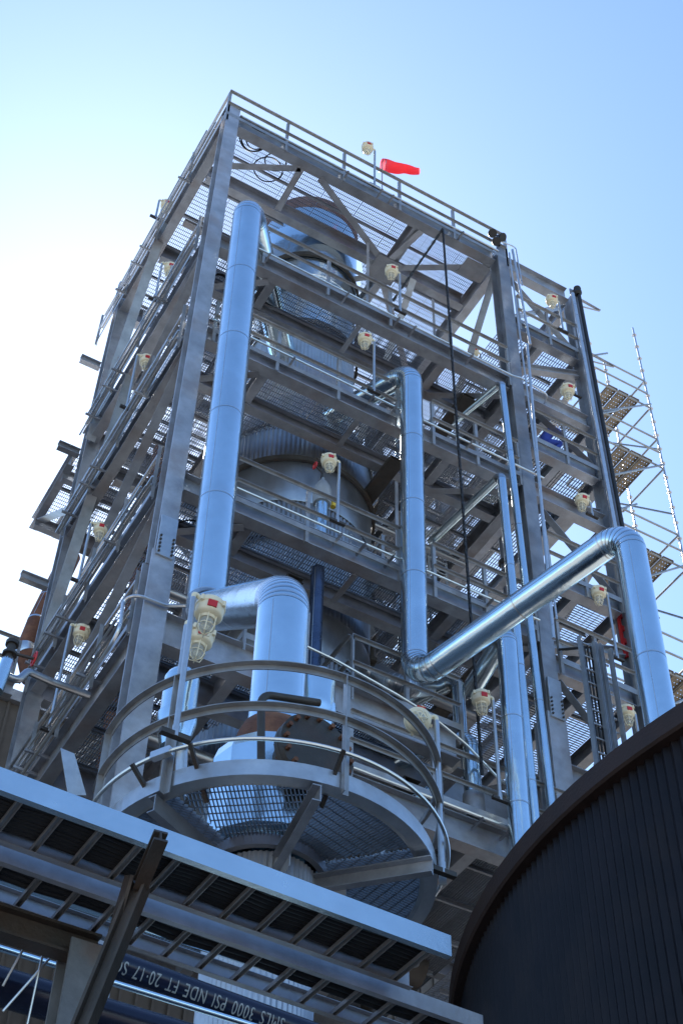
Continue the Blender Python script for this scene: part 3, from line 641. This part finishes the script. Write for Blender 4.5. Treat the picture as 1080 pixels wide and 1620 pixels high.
# ================================================================== WINDSOCK
q = at(604, 300, y=15.4); q0 = at(604, 253, y=15.4)
t = thing('windsock', (q.x, 15.4, 30.9), 'red windsock streaming right on a thin mast above the roof rail', 'windsock')
mb = MB(); mb.tube([(q0.x, 15.4, 30.88), (q0.x, 15.4, q0.z+.02)], .016, 8); mb.build('mast', 'steel_b', t)
mb = MB(); tip = at(662, 271, y=15.1); s0 = at(605, 262, y=15.38); path = [s0.lerp(tip, k/14.) + V((0, 0, .02*math.sin(k*.9))) for k in range(15)]
mb.tube(path, .2, 20, caps=False, rs=[.175-.0062*k+.004*math.sin(k*1.3) for k in range(15)]); mb.build('sock', 'redcloth', t)
mb = MB(); mb.tube([s0+V((0, math.cos(a)*.175, math.sin(a)*.175)) for a in [k*math.pi/8 for k in range(16)]], .008, 6, closed=True); mb.build('hoop', 'steel_b', t)

# ================================================================== HOSES, CHAINS
def coil(px, py, y, z, rs, label):
    q = at(px, py, z=z); mb = MB()
    for i, (r, dx, dy) in enumerate(rs):
        mb.tube([(q.x+dx+math.cos(a)*r, q.y+dy+math.sin(a)*r*.9, z+.01*i+.02*math.sin(3*a)) for a in [2*math.pi*k/36 for k in range(36)]], .016, 6, closed=True)
    tag(mb.build('cable_coil', 'black', org=q), label, 'cable coil', 'black cable coils')
coil(400, 222, 15.3, 30.75, [(.30, 0, 0), (.27, .02, .02), (.32, .01, -.01), (.22, .07, .0)], 'thick black cable coil under the roof grating in the left corner')
coil(424, 268, 15.6, 30.75, [(.34, 0, 0), (.25, .06, -.25)], 'thin loose black cable loops right of the corner coil under the roof')
coil(346, 447, 15.6, 25.6, [(.22, 0, 0), (.24, .0, .05), (.20, .02, .0)], 'black cable coil under the second floor between column and wide pipe')
coil(300, 840, 15.8, 18.2, [(.26, 0, 0), (.2, .05, .1)], 'black cable coil low between left column and wide pipe')
def hang(label, P, Q, r=.03, link=True):
    P = V(P); Q = V(Q); mb = MB(); L = (Q-P).length; n = int(L/.11)
    for k in range(n):
        a = P.lerp(Q, k/n); b = P.lerp(Q, (k+1.15)/n); 
        mb.bar(a, b, r*(2 if k % 2 else 1.1), r*(1.1 if k % 2 else 2), up=(1, 0, 0))
    return tag(mb.build('hoist_chain', 'black', org=P), label, 'chain')
top = at(700, 362, y=14.66)
hang('long black hoist chain hanging from the roof beam down the front', top, at(762, 1225, y=14.66), .024)
hang('black sling slanting left from the roof beam to the second floor', top, at(622, 475, y=15.6), .03)

# ================================================================== TANK lower right
TC = V((11.96, 7.09, 0)); TR = 6.03; TZ = 7.2
t = thing('storage_tank', (TC.x, TC.y, GZ), 'huge dark corrugated storage tank with a brown rim, lower right', 'tank')
mb = MB(); mb.lathe([(TR-.10, GZ), (TR-.10, TZ-.2)], (TC.x, TC.y, 0), 430*6, ripple=ripple(430, .014)); mb.build('corrugated_wall', 'dark', t)
mb = MB(); mb.arc_prof((TC.x, TC.y, TZ), TR, [(-.14, -.25), (-.02, -.25), (0, -.23), (0, -.06), (-.06, .0), (-.2, .02), (-.2, -.03), (-.14, -.06)], 0, 2*math.pi, 160); mb.build('rim', 'rim', t)
mb = MB(); mb.lathe([(TR-.15, TZ+.0), (TR*.5, TZ+.2), (0, TZ+.3)], (TC.x, TC.y, 0), 96); mb.build('roof', 'dark', t)

# ================================================================== CABLE TRAYS lower left
def tray(label, x0, x1, y0, y1, z, hgt=.15, step=.33, mrail='steel_b', off=0.):
    t = thing('cable_tray', (x0, y0, z), label, 'cable tray', 'cable trays across the lower left')
    for y, s_ in ((y0, 1), (y1, -1)):
        mb = MB(); mb.chan((x0, y, z+hgt/2), (x1, y, z+hgt/2), hgt, .045, .004, sd=-s_ if s_ > 0 else 1); mb.build('side_rail', 'fascia' if (s_ > 0 and step < .3 and y0 < 7) else 'steel', t)
    x = x0+.1+off; k = 0
    while x < x1-.05:
        mb = MB(); mb.chan((x, y0+.006, z+.035), (x, y1-.006, z+.035), .035, .03, .003, up=(1, 0, 0)); mb.build('rung', 'rail', t); x += step; k += 1
    t.rotation_euler.z = .036; t.location = (x0+(1-math.cos(.036))*0, y0-.036*2.5, z)
    return t
ta = at(0, 1250, y=6.45); tb = at(722, 1512, y=6.55)
zA = 4.93+.12
Z1 = at(360, 1383, y=6.5).z
Z1 = 4.985
tray('upper cable tray with the broad bright blue side rail', -1.0, 4.50, 6.59, 7.06, Z1, .145, .245, off=.12)
tray('lower cable tray just behind and below the bright one', -1.0, 5.15, 7.2, 7.62, Z1+.0, .11, .245)
def cable(label, y, z, r, m='black', x0=-1.0, x1=4.4, wob=.01):
    pts = [(x0+(x1-x0)*k/20., y-.09+.036*(x1-x0)*k/20.+wob*math.sin(k*1.7+y*9), z+wob*.6*math.sin(k*2.3)) for k in range(21)]
    mb = MB(); mb.tube(pts, r, 10); return tag(mb.build('cable', m, org=pts[0]), label, 'cable', 'cables lying in the trays')
for i in range(11):
    r = (.03, .022, .035, .02, .028, .038, .024, .03, .034, .036, .03)[i]
    cable('black cable lying in the upper tray', 6.64+i*.0385, Z1+.055+r*.7+(.045 if i == 10 else 0), r*.7)
for i in range(4):
    cable('black cable lying in the lower tray', 7.27+i*.06, Z1+.06+.025, .026, x1=5.1)
# shiny conduit pipes beneath and behind the trays
def run(label, y, z, r, m, x0=-2., x1=5.4, name='pipe', g=None):
    mb = MB(); mb.tube([(x0, y, z), (x1, y, z)], r, 32); return tag(mb.build(name, m, org=(x0, y, z)), label, 'pipe', g)
W0 = at(192, 1530, y=8.6); W1 = at(420, 1612, y=8.6)
tp = thing('lettered_pipe', (0, 8.6, W0.z), 'navy pipe lettered with white stencil writing, bottom edge', 'pipe')
PRr = .095
mb = MB(); mb.tube([(-1.5, 8.6, W0.z+(W1.z-W0.z)/(W1.x-W0.x)*(-1.5-W0.x)), (6.0, 8.6, W0.z+(W1.z-W0.z)/(W1.x-W0.x)*(6-W0.x))], PRr, 40); tube_mb = mb
slope = (W1.z-W0.z)/(W1.x-W0.x)
run('bright pipe just below the lettered pipe', 8.5, at(300, 1592, y=8.5).z, .022, 'clad')
run('dark pipe at the very bottom under the lettered one', 8.3, at(300, 1650, y=8.3).z, .12, 'navy')
run('bright pipe crossing behind the lower tray', 9.2, at(340, 1500, y=9.2).z, .05, 'clad')

# support post with knee and arm, lower left
t = thing('tray_support', (2.0, 7.9, GZ), 'rust stained steel post with crooked arm holding the cable trays', 'support post')
a0 = at(255, 1322, y=6.42); a1 = at(222, 1400, y=6.75); a2 = at(125, 1640, y=6.9)
mb = MB(); mb.ibeam(a2, a1, .10, .09); mb.ibeam(a1, a0, .09, .08); mb.build('arm', 'darkst', t)
mb = MB(); b0 = at(178, 1400+75, y=6.9); mb.bar(b0, at(205, 1385, y=6.75), .02, .12); mb.build('knee_plate', 'darkst', t)
c = at(118, 1560, y=7.6); mb = MB(); mb.ibeam((c.x, 7.6, GZ), (c.x, 7.6, at(118, 1500, y=7.6).z), .22, .2, up=(0, 1, 0)); mb.build('post', 'oldsteel', t)
zz = at(60, 1478, y=7.6).z
mb = MB(); mb.ibeam((-1.5, 7.6, zz), (c.x+.1, 7.6, zz), .18, .12); mb.build('cross_beam', 'darkst', t)
for k, (pa_, pb_) in enumerate((((38, 1500), (5, 1560)), ((68, 1510), (40, 1640)), ((80, 1515), (5, 1600)))):
    tube_obj('tie_rod', [at(*pa_, y=7.8), at(*pb_, y=7.9)], .008, 'galv', ('leftmost thin tie rod below the tray beam', 'steep thin tie rod in the bottom left corner', 'slanting thin tie rod crossing the steep one')[k], 'tie rod', R=.01)

# ================================================================== SCAFFOLD right
t = thing('scaffold', (16, 15.4, GZ), 'tube scaffold with perforated boards standing right of the tower', 'scaffold')
def std(x, y, z0, z1):
    mb = MB(); mb.tube([(x, y, z0), (x, y, z1)], .024, 8)
    z = z0+.3
    while z < z1: mb.lathe([(.03, -.006), (.06, -.004), (.06, .004), (.03, .006)], (x, y, z), 8); z += .5
    mb.build('standard', 'galv', t)
def led(P, Q): mb = MB(); mb.tube([P, Q], .024, 8); mb.build('ledger', 'rail', t)
plats = []
for (nl, nr, fl, fr) in (((988, 632), (1028, 655), (960, 668), (985, 697)), ((1012, 730), (1050, 750), (980, 763), (1013, 788)), ((1044, 889), (1085, 908), (1028, 932), (1045, 958))):
    z = at(*nl, y=15.3).z; plats.append((z, at(*nl, z=z), at(*nr, z=z), at(*fl, z=z), at(*fr, z=z)))
x0s = 14.85; x1s = at(1040, 700, y=15.2).x; ys0 = 15.2; ys1 = 16.7
xm_ = at(960, 600, y=ys1).x
for x, y, zt_ in ((x1s, ys0, at(1002, 520, y=15.2).z), (x0s, ys0, 29.5), (xm_, ys1, at(953, 572, y=ys1).z), (x1s-.1, ys1, 27.), ((x0s+x1s)/2+.1, ys1, 25.5)): std(x, y, 10, zt_)
zz = 12.5
levels = [p[0] for p in plats]+[19.0, 16.5, 14.0]
for z in levels:
    for dz in (.0, .55, 1.05):
        led((x0s, ys0, z+dz), (x1s, ys0, z+dz)); led((x0s, ys1, z+dz), (x1s, ys1, z+dz))
    led((x1s, ys0, z), (x1s, ys1, z)); led((x1s, ys0, z+1.05), (x1s, ys1, z+1.05)); led((x0s, ys0, z), (x0s, ys1, z))
    led((x1s, ys0+.03, z-1.5), (x1s-.2, ys1, z+.2))
    led((x0s+.0, ys0-.04, z-1.2), (x1s, ys0-.04, z+.1)); led((x0s, ys1+.04, z+1.1), (x1s, ys1+.04, z-.6))
    led((x0s-.5, ys0-.03, z+.5), (x0s+.5, ys0-.03, z+1.4))
for z in levels:
    n = 3; wd = .27
    for k in range(n):
        xa_ = x0s+.32+k*(wd+.04); mb = MB(); zz = z+.03; nx, ny = 4, 16; cw = wd/nx; ch = (ys1-ys0+.1)/ny
        for i in range(nx):
            for j in range(ny):
                a_ = xa_+i*cw; b_ = ys0-.05+j*ch; hx = cw*.13; hy = ch*.09; mx_ = a_+cw/2; my_ = b_+ch/2
                vs = [(a_, b_, zz), (a_+cw, b_, zz), (a_+cw, b_+ch, zz), (a_, b_+ch, zz), (mx_-hx, my_-hy, zz), (mx_+hx, my_-hy, zz), (mx_+hx, my_+hy, zz), (mx_-hx, my_+hy, zz)]
                mb.add(vs, [(0, 1, 5, 4), (1, 2, 6, 5), (2, 3, 7, 6), (3, 0, 4, 7)])
        for ex in (xa_, xa_+wd-.012): mb.box(ex, ex+.012, ys0-.05, ys1+.05, z-.02, z+.028)
        mb.build('board', 'wood', t)

# ================================================================== vertical cable ladders, right bottom
def ladder(label, px, py, y, wd, zb, rungs=True):
    q = at(px, py, y=y); t = thing('cable_ladder', (q.x, y, zb), label, 'cable ladder', 'vertical cable ladders')
    for dx in (0, wd):
        mb = MB(); mb.chan((q.x+dx, y, zb), (q.x+dx, y, q.z), .03, .10, .004, up=(1, 0, 0), sd=-1); mb.build('side_rail', 'steel_b', t)
    z = zb+.2
    while z < q.z:
        mb = MB(); mb.box(min(q.x, q.x+wd)+.01, max(q.x, q.x+wd)-.01, y+.02, y+.05, z, z+.03); z += .3; mb.build('rung', 'rail', t)
    return t, q
ladder('leftmost vertical cable ladder behind the tank rim, filled with black cables', 913, 1010, 14.3, .33, 10)
for i in range(3):
    q = at(925+i*5, 1030, y=14.35); mb = MB(); mb.tube([(q.x, 14.36, 10), (q.x, 14.36, q.z+.1), (q.x-.2, 14.8, q.z+.3)], .022, 8)
    tag(mb.build('cable', 'black', org=(q.x, 14.36, 10)), 'black cable rising in the leftmost vertical ladder', 'cable', 'cables in the leftmost vertical ladder')
ladder('narrow vertical cable ladder, middle one above the tank rim', 935, 1018, 14.3, .12, 10)
ladder('open vertical cable ladder left of the pipe entering the tank', 961, 1030, 14.3, -.2, 10)
# conduits next to the right column
for (a, b, r, lb) in (((810, 395), (838, 545), .03, 'bright conduit riser in front of the roof end of the right column'), ((833, 545), (875, 1010), .032, 'conduit riser continuing down the right bay'), ((805, 400), (880, 980), .02, 'thin riser beside the conduit in the right bay')):
    p = at(*a, y=14.6); q = at(*b, y=14.6); mx = (p.x+q.x)/2
    tube_obj('riser_conduit', [V((p.x, 14.6, p.z)), V((q.x, 14.6, q.z))], r, 'galv', lb, 'conduit', 'electrical conduits')
# black and shiny risers on the far right column
for (a, b, r, m, lb) in (((913, 455), (990, 850), .045, 'black', 'black riser pipe on the outermost right column'), ((905, 465), (978, 850), .05, 'galv', 'silver riser pipe on the outermost right column')):
    p = at(*a, y=14.75); q = at(*b, y=14.75); tube_obj('riser_pipe', [V((p.x, 14.75, p.z)), V((q.x, 14.75, 12))], r, m, lb, 'pipe', n=14)
q = at(913, 462, y=14.75); mb = MB(); mb.lathe([(0, .16), (.09, .16), (.095, .12), (.08, .1), (.08, .02), (.1, .0), (.1, -.06), (.05, -.12)], q, 20); tag(mb.build('vent_cap', 'black', org=q), 'black vent cap on top of the outermost right column', 'vent cap')
mb = MB(); q = at(921, 478, y=15); zq = q.z
mb.angle((XC+.1, 15, zq), (XC+.85, 15, zq-.05), .07, .008); mb.angle((XC+.1, 15, zq-.35), (XC+.85, 15, zq-.05), .04, .006); tag(mb.build('pipe_bracket', 'steel', org=(XC, 15, zq)), 'triangular steel bracket sticking out right at the top of the far right column', 'bracket')
q = at(940, 565, y=15); zq = q.z
mb = MB(); mb.angle((XC+.1, 15, zq), (XC+.95, 15, zq-.05), .07, .008); mb.angle((XC+.1, 15, zq-.35), (XC+.95, 15, zq-.05), .04, .006); tag(mb.build('pipe_bracket', 'steel', org=(XC, 15, zq)), 'triangular steel bracket behind the scaffold tubes, second from top', 'bracket')

# ================================================================== SMALL THINGS
guard_rail('small guard rail corner left of the wide elbow, fifth floor', [(6.45, 16.3), (6.45, yf), (7.5, yf)], 15.26, 1.1)
# electrical cabinet on the fourth floor
q = at(760, 905, y=16.2)
t = thing('control_cabinet', (q.x, 16.2, 18.42), 'blue grey control cabinet behind the fourth floor rail near the slim pipes', 'cabinet')
mb = MB(); mb.box(q.x-.22, q.x+.22, 16.1, 16.35, 18.9, 19.75); mb.build('case', 'steel_b', t)
mb = MB(); mb.box(q.x-.16, q.x+.16, 16.08, 16.097, 19.15, 19.65); mb.build('door', 'clad', t)
for dx in (-.18, .18):
    mb = MB(); mb.bar((q.x+dx, 16.2, 18.42), (q.x+dx, 16.2, 18.9), .05, .05); mb.build('leg', 'rail', t)
# access ladder
q = at(690, 850, y=16.6)
t = thing('access_ladder', (q.x, 16.6, 18.42), 'grey access ladder standing on the fourth floor right of the middle pipe', 'ladder')
for dx in (-.2, .2):
    mb = MB(); mb.bar((q.x+dx, 16.6, 18.42), (q.x+dx, 16.6, 21.1), .05, .02, up=(0, 1, 0)); mb.build('side_rail', 'rail', t)
for k in range(9):
    mb = MB(); mb.tube([(q.x-.2, 16.6, 18.65+k*.3), (q.x+.2, 16.6, 18.65+k*.3)], .014, 8); mb.build('rung', 'rail', t)
# stair cage behind the roof grating
t = thing('caged_ladder', (9.9, 19.2, 30.9), 'caged ladder and hoops seen through the roof grating right of the vessel', 'ladder')
for dx in (-.22, .22):
    mb = MB(); mb.bar((9.9+dx, 19.2, 25.8), (9.9+dx, 19.2, 33.0), .06, .02, up=(0, 1, 0)); mb.build('side_rail', 'rail', t)
for k in range(24):
    mb = MB(); mb.tube([(9.68, 19.2, 26+k*.29), (10.12, 19.2, 26+k*.29)], .013, 6); mb.build('rung', 'rail', t)
for k in range(7):
    z = 27.4+k*.8; mb = MB(); mb.tube([(9.9+.38*math.sin(a), 19.2-.42+.42*math.cos(a), z) for a in [-2.8+5.6*i/20+math.pi for i in range(21)]], .018, 6); mb.build('hoop', 'rail', t)
for a in (-1.2, -.4, .4, 1.2):
    mb = MB(); mb.bar((9.9+.38*math.sin(a+math.pi), 18.78+.42*math.cos(a+math.pi), 27.4), (9.9+.38*math.sin(a+math.pi), 18.78+.42*math.cos(a+math.pi), 32.2), .04, .01); mb.build('cage_strap', 'rail', t)
# roof corner floodlights
q = at(783, 378, y=14.8)
t = thing('floodlight_cluster', (q.x, 14.8, 31.0), 'small cluster of black floodlights clamped on the right roof corner', 'floodlight')
mb = MB(); mb.tube([(q.x+.1, 14.8, 30.9), (q.x+.1, 14.8, q.z+.1)], .025, 8); mb.build('mast', 'black', t)
for dx, dz in ((-.12, .05), (.12, .12), (-.05, -.25)):
    mb = MB(); mb.lathe([(0, .1), (.05, .1), (.06, .02), (.11, -.06), (.11, -.1), (0, -.1)], (q.x+dx, 14.75, q.z+dz), 16, axis=(-.3*dx*8, .5, .6)); mb.build('floodlight_head', 'black', t)
mb = MB(); mb.tube(rounded([(q.x+.1, 14.8, q.z), (q.x+.55, 14.75, q.z+.02), (q.x+.6, 14.75, 29.5)], .12, 5), .018, 8); mb.build('cable_pipe', 'galv', t)
# slanted loose plate
p = [at(96, 1183, y=15.0), at(118, 1192, y=15.0), at(137, 1258, y=15.0), at(108, 1258, y=15.0)]
mb = MB(); n_ = V((0, .012, 0)); mb.add([v for v in p]+[v+n_ for v in p], [(0, 1, 2, 3), (7, 6, 5, 4), (0, 4, 5, 1), (1, 5, 6, 2), (2, 6, 7, 3), (3, 7, 4, 0)])
tag(mb.build('steel_plate', 'steel_b', org=p[3]), 'flat blue grey steel plate leaning behind the tray at far lower left', 'plate')
# valve and insulated pipe at the left edge
P0 = at(0, 1058, y=15.2)
t = thing('insulated_pipe', P0, 'cream insulated pipe with a step bend at the left picture edge', 'pipe')
mb = MB(); mb.tube(rounded([at(-60, 1030, y=15.2), at(28, 1078, y=15.2), at(45, 1062, y=15.2), at(80, 1078, y=15.4), at(140, 1100, y=15.6)], .12, 5), .055, 16); mb.build('jacket', 'clad_r', t)
q = at(12, 1050, y=14.9)
t = thing('gate_valve', q, 'dark gate valve with red handwheel at the left picture edge', 'valve')
mb = MB(); mb.tube([q-V((.05, 0, .5)), q+V((0, 0, .05))], .09, 16); mb.build('riser', 'clad', t)
mb = MB(); mb.lathe([(0, -.02), (.09, -.02), (.09, .02), (.05, .03), (.05, .1), (.1, .1), (.1, .14), (.06, .16), (.06, .28), (.09, .28), (.09, .34), (0, .34)], q+V((0, 0, .05)), 20); vb = mb.build('valve_body', 'darkst', t)
mb = MB(); mb.tube([q+V((0, 0, .2)), q+V((.32, -.05, .2))], .022, 10); mb.build('stem', 'darkst', t)
c = q+V((.32, -.05, .2)); mb = MB(); mb.tube([c+V((0, math.cos(a)*.1, math.sin(a)*.1)) for a in [k*math.pi/7 for k in range(14)]], .013, 6, closed=True); mb.tube([c-V((0, .1, 0)), c+V((0, .1, 0))], .01, 6); mb.tube([c-V((0, 0, .1)), c+V((0, 0, .1))], .01, 6); mb.build('handwheel', 'red', t)
# rusty exhaust pipe behind the left back column
P0 = at(50, 1010, y=22.5)
pipe('rusty_pipe', [at(112, 880, y=22.5), at(60, 985, y=22.5), at(42, 1030, y=22.5), at(52, 1075, y=22.5)], .22, 'rust red pipe bulging out behind the left back column', R=.3, m='rust', n=24)
# red bracket
q = at(985, 1010, y=15.1)
t = thing('rescue_frame', (q.x, 15.1, q.z-.5), 'red slotted frame half hidden by the pipe entering the tank', 'frame')
for dx in (-.03, .13): 
    mb = MB(); mb.bar((q.x+dx, 15.1, q.z-.5), (q.x+dx, 15.1, q.z+.6), .05, .05, up=(0, 1, 0)); mb.build('upright', 'red', t)
for k in range(4):
    mb = MB(); mb.box(q.x-.0, q.x+.1, 15.08, 15.12, q.z-.45+k*.33, q.z-.33+k*.33); mb.build('crossbar', 'red', t)
# blind flange wheel valve near the round platform
q = at(637, 1165, y=10.4)
# letters on the navy pipe (read upside down from below)
def letters(txt, px0, py0, px1, py1):
    P = at(px0, py0, y=8.49); Q = at(px1, py1, y=8.49)
    cu = bpy.data.curves.new('stencil_lettering', 'FONT'); cu.body = txt; cu.size = .13; cu.extrude = .001; cu.space_character = 1.15; cu.space_word = 1.5
    o = bpy.data.objects.new('stencil_lettering', cu); scene.collection.objects.link(o)
    bpy.context.view_layer.update(); dg = bpy.context.evaluated_depsgraph_get(); me = bpy.data.meshes.new_from_object(o.evaluated_get(dg)); bpy.data.objects.remove(o)
    bm = bmesh.new(); bm.from_mesh(me); bmesh.ops.triangulate(bm, faces=bm.faces)
    for _ in range(5):
        es = [e for e in bm.edges if abs(e.verts[0].co.y-e.verts[1].co.y) > .012]
        if not es: break
        bmesh.ops.subdivide_edges(bm, edges=es, cuts=1); bmesh.ops.triangulate(bm, faces=bm.faces)
    bm.to_mesh(me); bm.free()
    xs_ = [v.co.x for v in me.vertices]; wid = max(xs_)-min(xs_); x0 = min(xs_); sc = (Q.x-P.x)/wid; out = []
    for v in me.vertices:
        u = (v.co.x-x0)*sc; h = v.co.y-.045; a = math.radians(-33)-h/PRr
        X = Q.x-u; zc = W0.z+(X-W0.x)*slope; r = PRr+.0025+v.co.z
        out.append((X, 8.6-math.cos(a)*r, zc+math.sin(a)*r))
    tube_mb.cur = 1; tube_mb.add(out, [tuple(p.vertices) for p in me.polygons]); tube_mb.build('tube', ['navy', 'stencil'], tp)
letters('SMLS 3000 PSI NDE FT 20\u00b717 SCH', 172, 1522, 452, 1622)
# person in blue on the right bay floor
def person(x, y, z):
    t = thing('person', (x, y, z), 'person in blue overalls crouching on the right bay floor behind the rail', 'person')
    me = bpy.data.meshes.new('body')
    J = {'pel': (0, 0, .32), 'sp': (.06, 0, .5), 'ch': (.16, 0, .74), 'nk': (.22, 0, .90), 'hd': (.27, -.01, 1.02), 'ht': (.29, -.01, 1.12),
         'hl': (.0, -.12, .28), 'kl': (.38, -.17, .42), 'al': (.16, -.16, .07), 'tl': (.34, -.17, .04), 'hr': (0, .12, .28), 'kr': (.36, .2, .40), 'ar': (.12, .18, .07), 'tr': (.3, .2, .04),
         'sl': (.17, -.19, .80), 'el': (.34, -.27, .62), 'wl': (.55, -.2, .55), 'sr': (.17, .19, .80), 'er': (.34, .26, .62), 'wr': (.55, .17, .52)}
    E = [('pel', 'sp'), ('sp', 'ch'), ('ch', 'nk'), ('nk', 'hd'), ('hd', 'ht'), ('pel', 'hl'), ('hl', 'kl'), ('kl', 'al'), ('al', 'tl'), ('pel', 'hr'), ('hr', 'kr'), ('kr', 'ar'), ('ar', 'tr'), ('ch', 'sl'), ('sl', 'el'), ('el', 'wl'), ('ch', 'sr'), ('sr', 'er'), ('er', 'wr')]
    R_ = dict(pel=.15, sp=.14, ch=.16, nk=.055, hd=.095, ht=.07, hl=.1, kl=.065, al=.045, tl=.035, hr=.1, kr=.065, ar=.045, tr=.035, sl=.07, el=.05, wl=.03, sr=.07, er=.05, wr=.03)
    ks = list(J); me.from_pydata([J[k] for k in ks], [(ks.index(a), ks.index(b)) for a, b in E], [])
    o = bpy.data.objects.new('body', me); scene.collection.objects.link(o); md = o.modifiers.new('s', 'SKIN'); o.modifiers.new('d', 'SUBSURF').levels = 2
    for i, k in enumerate(ks): me.skin_vertices[0].data[i].radius = (R_[k], R_[k])
    me.skin_vertices[0].data[0].use_root = True
    bpy.context.view_layer.update(); m2 = bpy.data.meshes.new_from_object(o.evaluated_get(bpy.context.evaluated_depsgraph_get())); bpy.data.objects.remove(o)
    for mm in ('blue', 'skin', 'black'): m2.materials.append(M[mm])
    for p in m2.polygons:
        p.use_smooth = True; c = p.center; p.material_index = 1 if (c.z > .91 and c.x > .18) else (2 if c.z < .09 else 0)
    ob = bpy.data.objects.new('body', m2); scene.collection.objects.link(ob); ob.parent = t
    mb = MB(); mb.lathe([(.115, -.01), (.12, .0), (.105, .07), (.06, .12), (0, .13)], V(t['_o'])+V((.28, -.01, 1.06)), 20); mb.lathe([(.115, .0), (.15, -.005), (.15, .005), (.115, .01)], V(t['_o'])+V((.30, -.01, 1.06)), 20); mb.build('helmet', 'white', t)
    for s_, w_ in ((-1, (.55, -.2, .55)), (1, (.55, .17, .52))):
        mb = MB(); w0 = V(t['_o'])+V(w_)
        mb.tube([w0-V((.03, 0, 0)), w0+V((.03, 0, -.005)), w0+V((.08, 0, -.01))], .03, 10, rs=[.034, .04, .036])
        for k in range(4):
            a = w0+V((.08, (k-1.5)*.02, -.01)); l_ = (.05, .06, .058, .045)[k]
            mb.tube([a, a+V((l_*.6, 0, -.01)), a+V((l_, 0, -.04)), a+V((l_*.8, 0, -.065))], .0095, 8)
        a = w0+V((.02, -s_*.03, -.0)); mb.tube([a, a+V((.03, -s_*.025, -.01)), a+V((.06, -s_*.02, -.035))], .011, 8)
        mb.build('glove', 'tan', t)
    return t
q = at(858, 700, y=15.35)
p_ = person(q.x-.1, 15.25, 24.07); p_.scale = (1.0,)*3
# more pipework and trays inside the tower
def xrun(label, y, z, x0, x1, r, m='clad_r', name='pipe', cat='pipe'):
    mb = MB(); mb.tube([(x0, y, z), (x1, y, z)], r, 20); return tag(mb.build(name, m, org=(x0, y, z)), label, cat)
xrun('pipe hung under the fourth floor behind its front beam', 16.7, 17.5, 5.4, 12.0, .09)
xrun('thin pipe hung under the third floor', 17.0, 21.8, 9.9, 12.1, .06)
xrun('broad dull pipe deep under the fourth floor', 19.6, 17.2, 5.3, 12.1, .2)
xrun('pipe hung under the fifth floor', 16.6, 14.3, 5.4, 12.1, .12)
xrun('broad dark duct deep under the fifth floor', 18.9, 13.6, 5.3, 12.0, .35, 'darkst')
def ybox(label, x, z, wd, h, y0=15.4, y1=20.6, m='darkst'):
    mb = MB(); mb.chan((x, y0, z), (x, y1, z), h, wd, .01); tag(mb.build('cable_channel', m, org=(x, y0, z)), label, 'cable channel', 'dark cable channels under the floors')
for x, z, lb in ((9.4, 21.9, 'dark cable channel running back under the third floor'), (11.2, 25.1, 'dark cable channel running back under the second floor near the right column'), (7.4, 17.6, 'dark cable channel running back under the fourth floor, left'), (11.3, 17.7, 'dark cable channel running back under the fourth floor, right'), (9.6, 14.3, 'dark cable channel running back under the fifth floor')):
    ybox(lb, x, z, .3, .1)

def riser(label, x, y, z0, z1, r, m, flanges=()):
    t = thing('riser_pipe', (x, y, z0), label, 'pipe')
    mb = MB(); mb.tube(rounded([(x, y, z0), (x, y, z1), (x+.6, y+.5, z1)], r*2.2, 5), r, 16); mb.build('tube', m, t)
    for z in flanges:
        mb = MB(); mb.lathe([(r, z-.05), (r*1.9, z-.05), (r*1.9, z-.01), (r*1.85, z), (r*1.9, z+.01), (r*1.9, z+.05), (r, z+.05)], (x, y, 0), 20); mb.build('flange', 'darkst', t)
riser('dull riser pipe with flanges inside the tower right of the vessel', 10.9, 17.3, 12.5, 27.2, .09, 'clad_r', (20.2, 24.1))
riser('slim bright riser inside the tower right of the vessel', 11.35, 18.3, 12.5, 29.0, .05, 'clad', (19.5, 23.6, 27.))
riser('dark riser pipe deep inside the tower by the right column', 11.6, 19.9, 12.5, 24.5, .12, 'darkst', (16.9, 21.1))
riser('rusty riser pipe deep in the left of the tower', 6.1, 19.3, 12.5, 24.4, .13, 'rust', (16.9, 20.5))
riser('slim riser pipe left of the vessel behind the wide pipe', 6.3, 17.0, 12.5, 24.2, .05, 'galv', (19.8,))
riser('slim riser pipe in the right bay behind its lamps', 13.4, 17.4, 12.5, 25.0, .06, 'clad_r', (18.9, 22.9))
riser('short dark riser pipe in the lowest part of the right bay', 13.0, 16.2, 12.5, 19.3, .08, 'darkst', (16.3,))

# stair flights between the floors
def stair(label, x0, z0, x1, z1, y, wd=.8):
    t = thing('stair_flight', (x0, y, z0), label, 'stairs')
    for yy in (y, y+wd):
        mb = MB(); mb.chan((x0, yy, z0), (x1, yy, z1), .22, .06, .008); mb.build('stringer', 'steel', t)
        for h in (.5, 1.0):
            mb = MB(); mb.tube([(x0, yy, z0+h), (x1, yy, z1+h)], .02, 8); mb.build('handrail', 'rail', t)
    n = int((z1-z0)/.2)
    for k in range(1, n):
        f = k/n; x = x0+(x1-x0)*f; z = z0+(z1-z0)*f; mb = MB()
        for j in range(6): mb.box(x-.13+j*.05, x-.122+j*.05, y+.01, y+wd-.01, z-.03, z)
        mb.box(x-.135, x+.14, y+.01, y+.016, z-.035, z); mb.box(x-.135, x+.14, y+wd-.016, y+wd-.01, z-.035, z); mb.build('tread', 'grate', t)
stair('stair flight rising right behind the vessel between fourth and third floors', 9.0, 18.4, 12.0, 22.5, 19.5)
stair('stair flight behind the vessel between third and second floors', 11.8, 22.54, 9.4, 25.7, 19.6)
stair('stair flight in the left back of the tower below the fourth floor', 5.6, 15.25, 7.8, 18.3, 19.6)
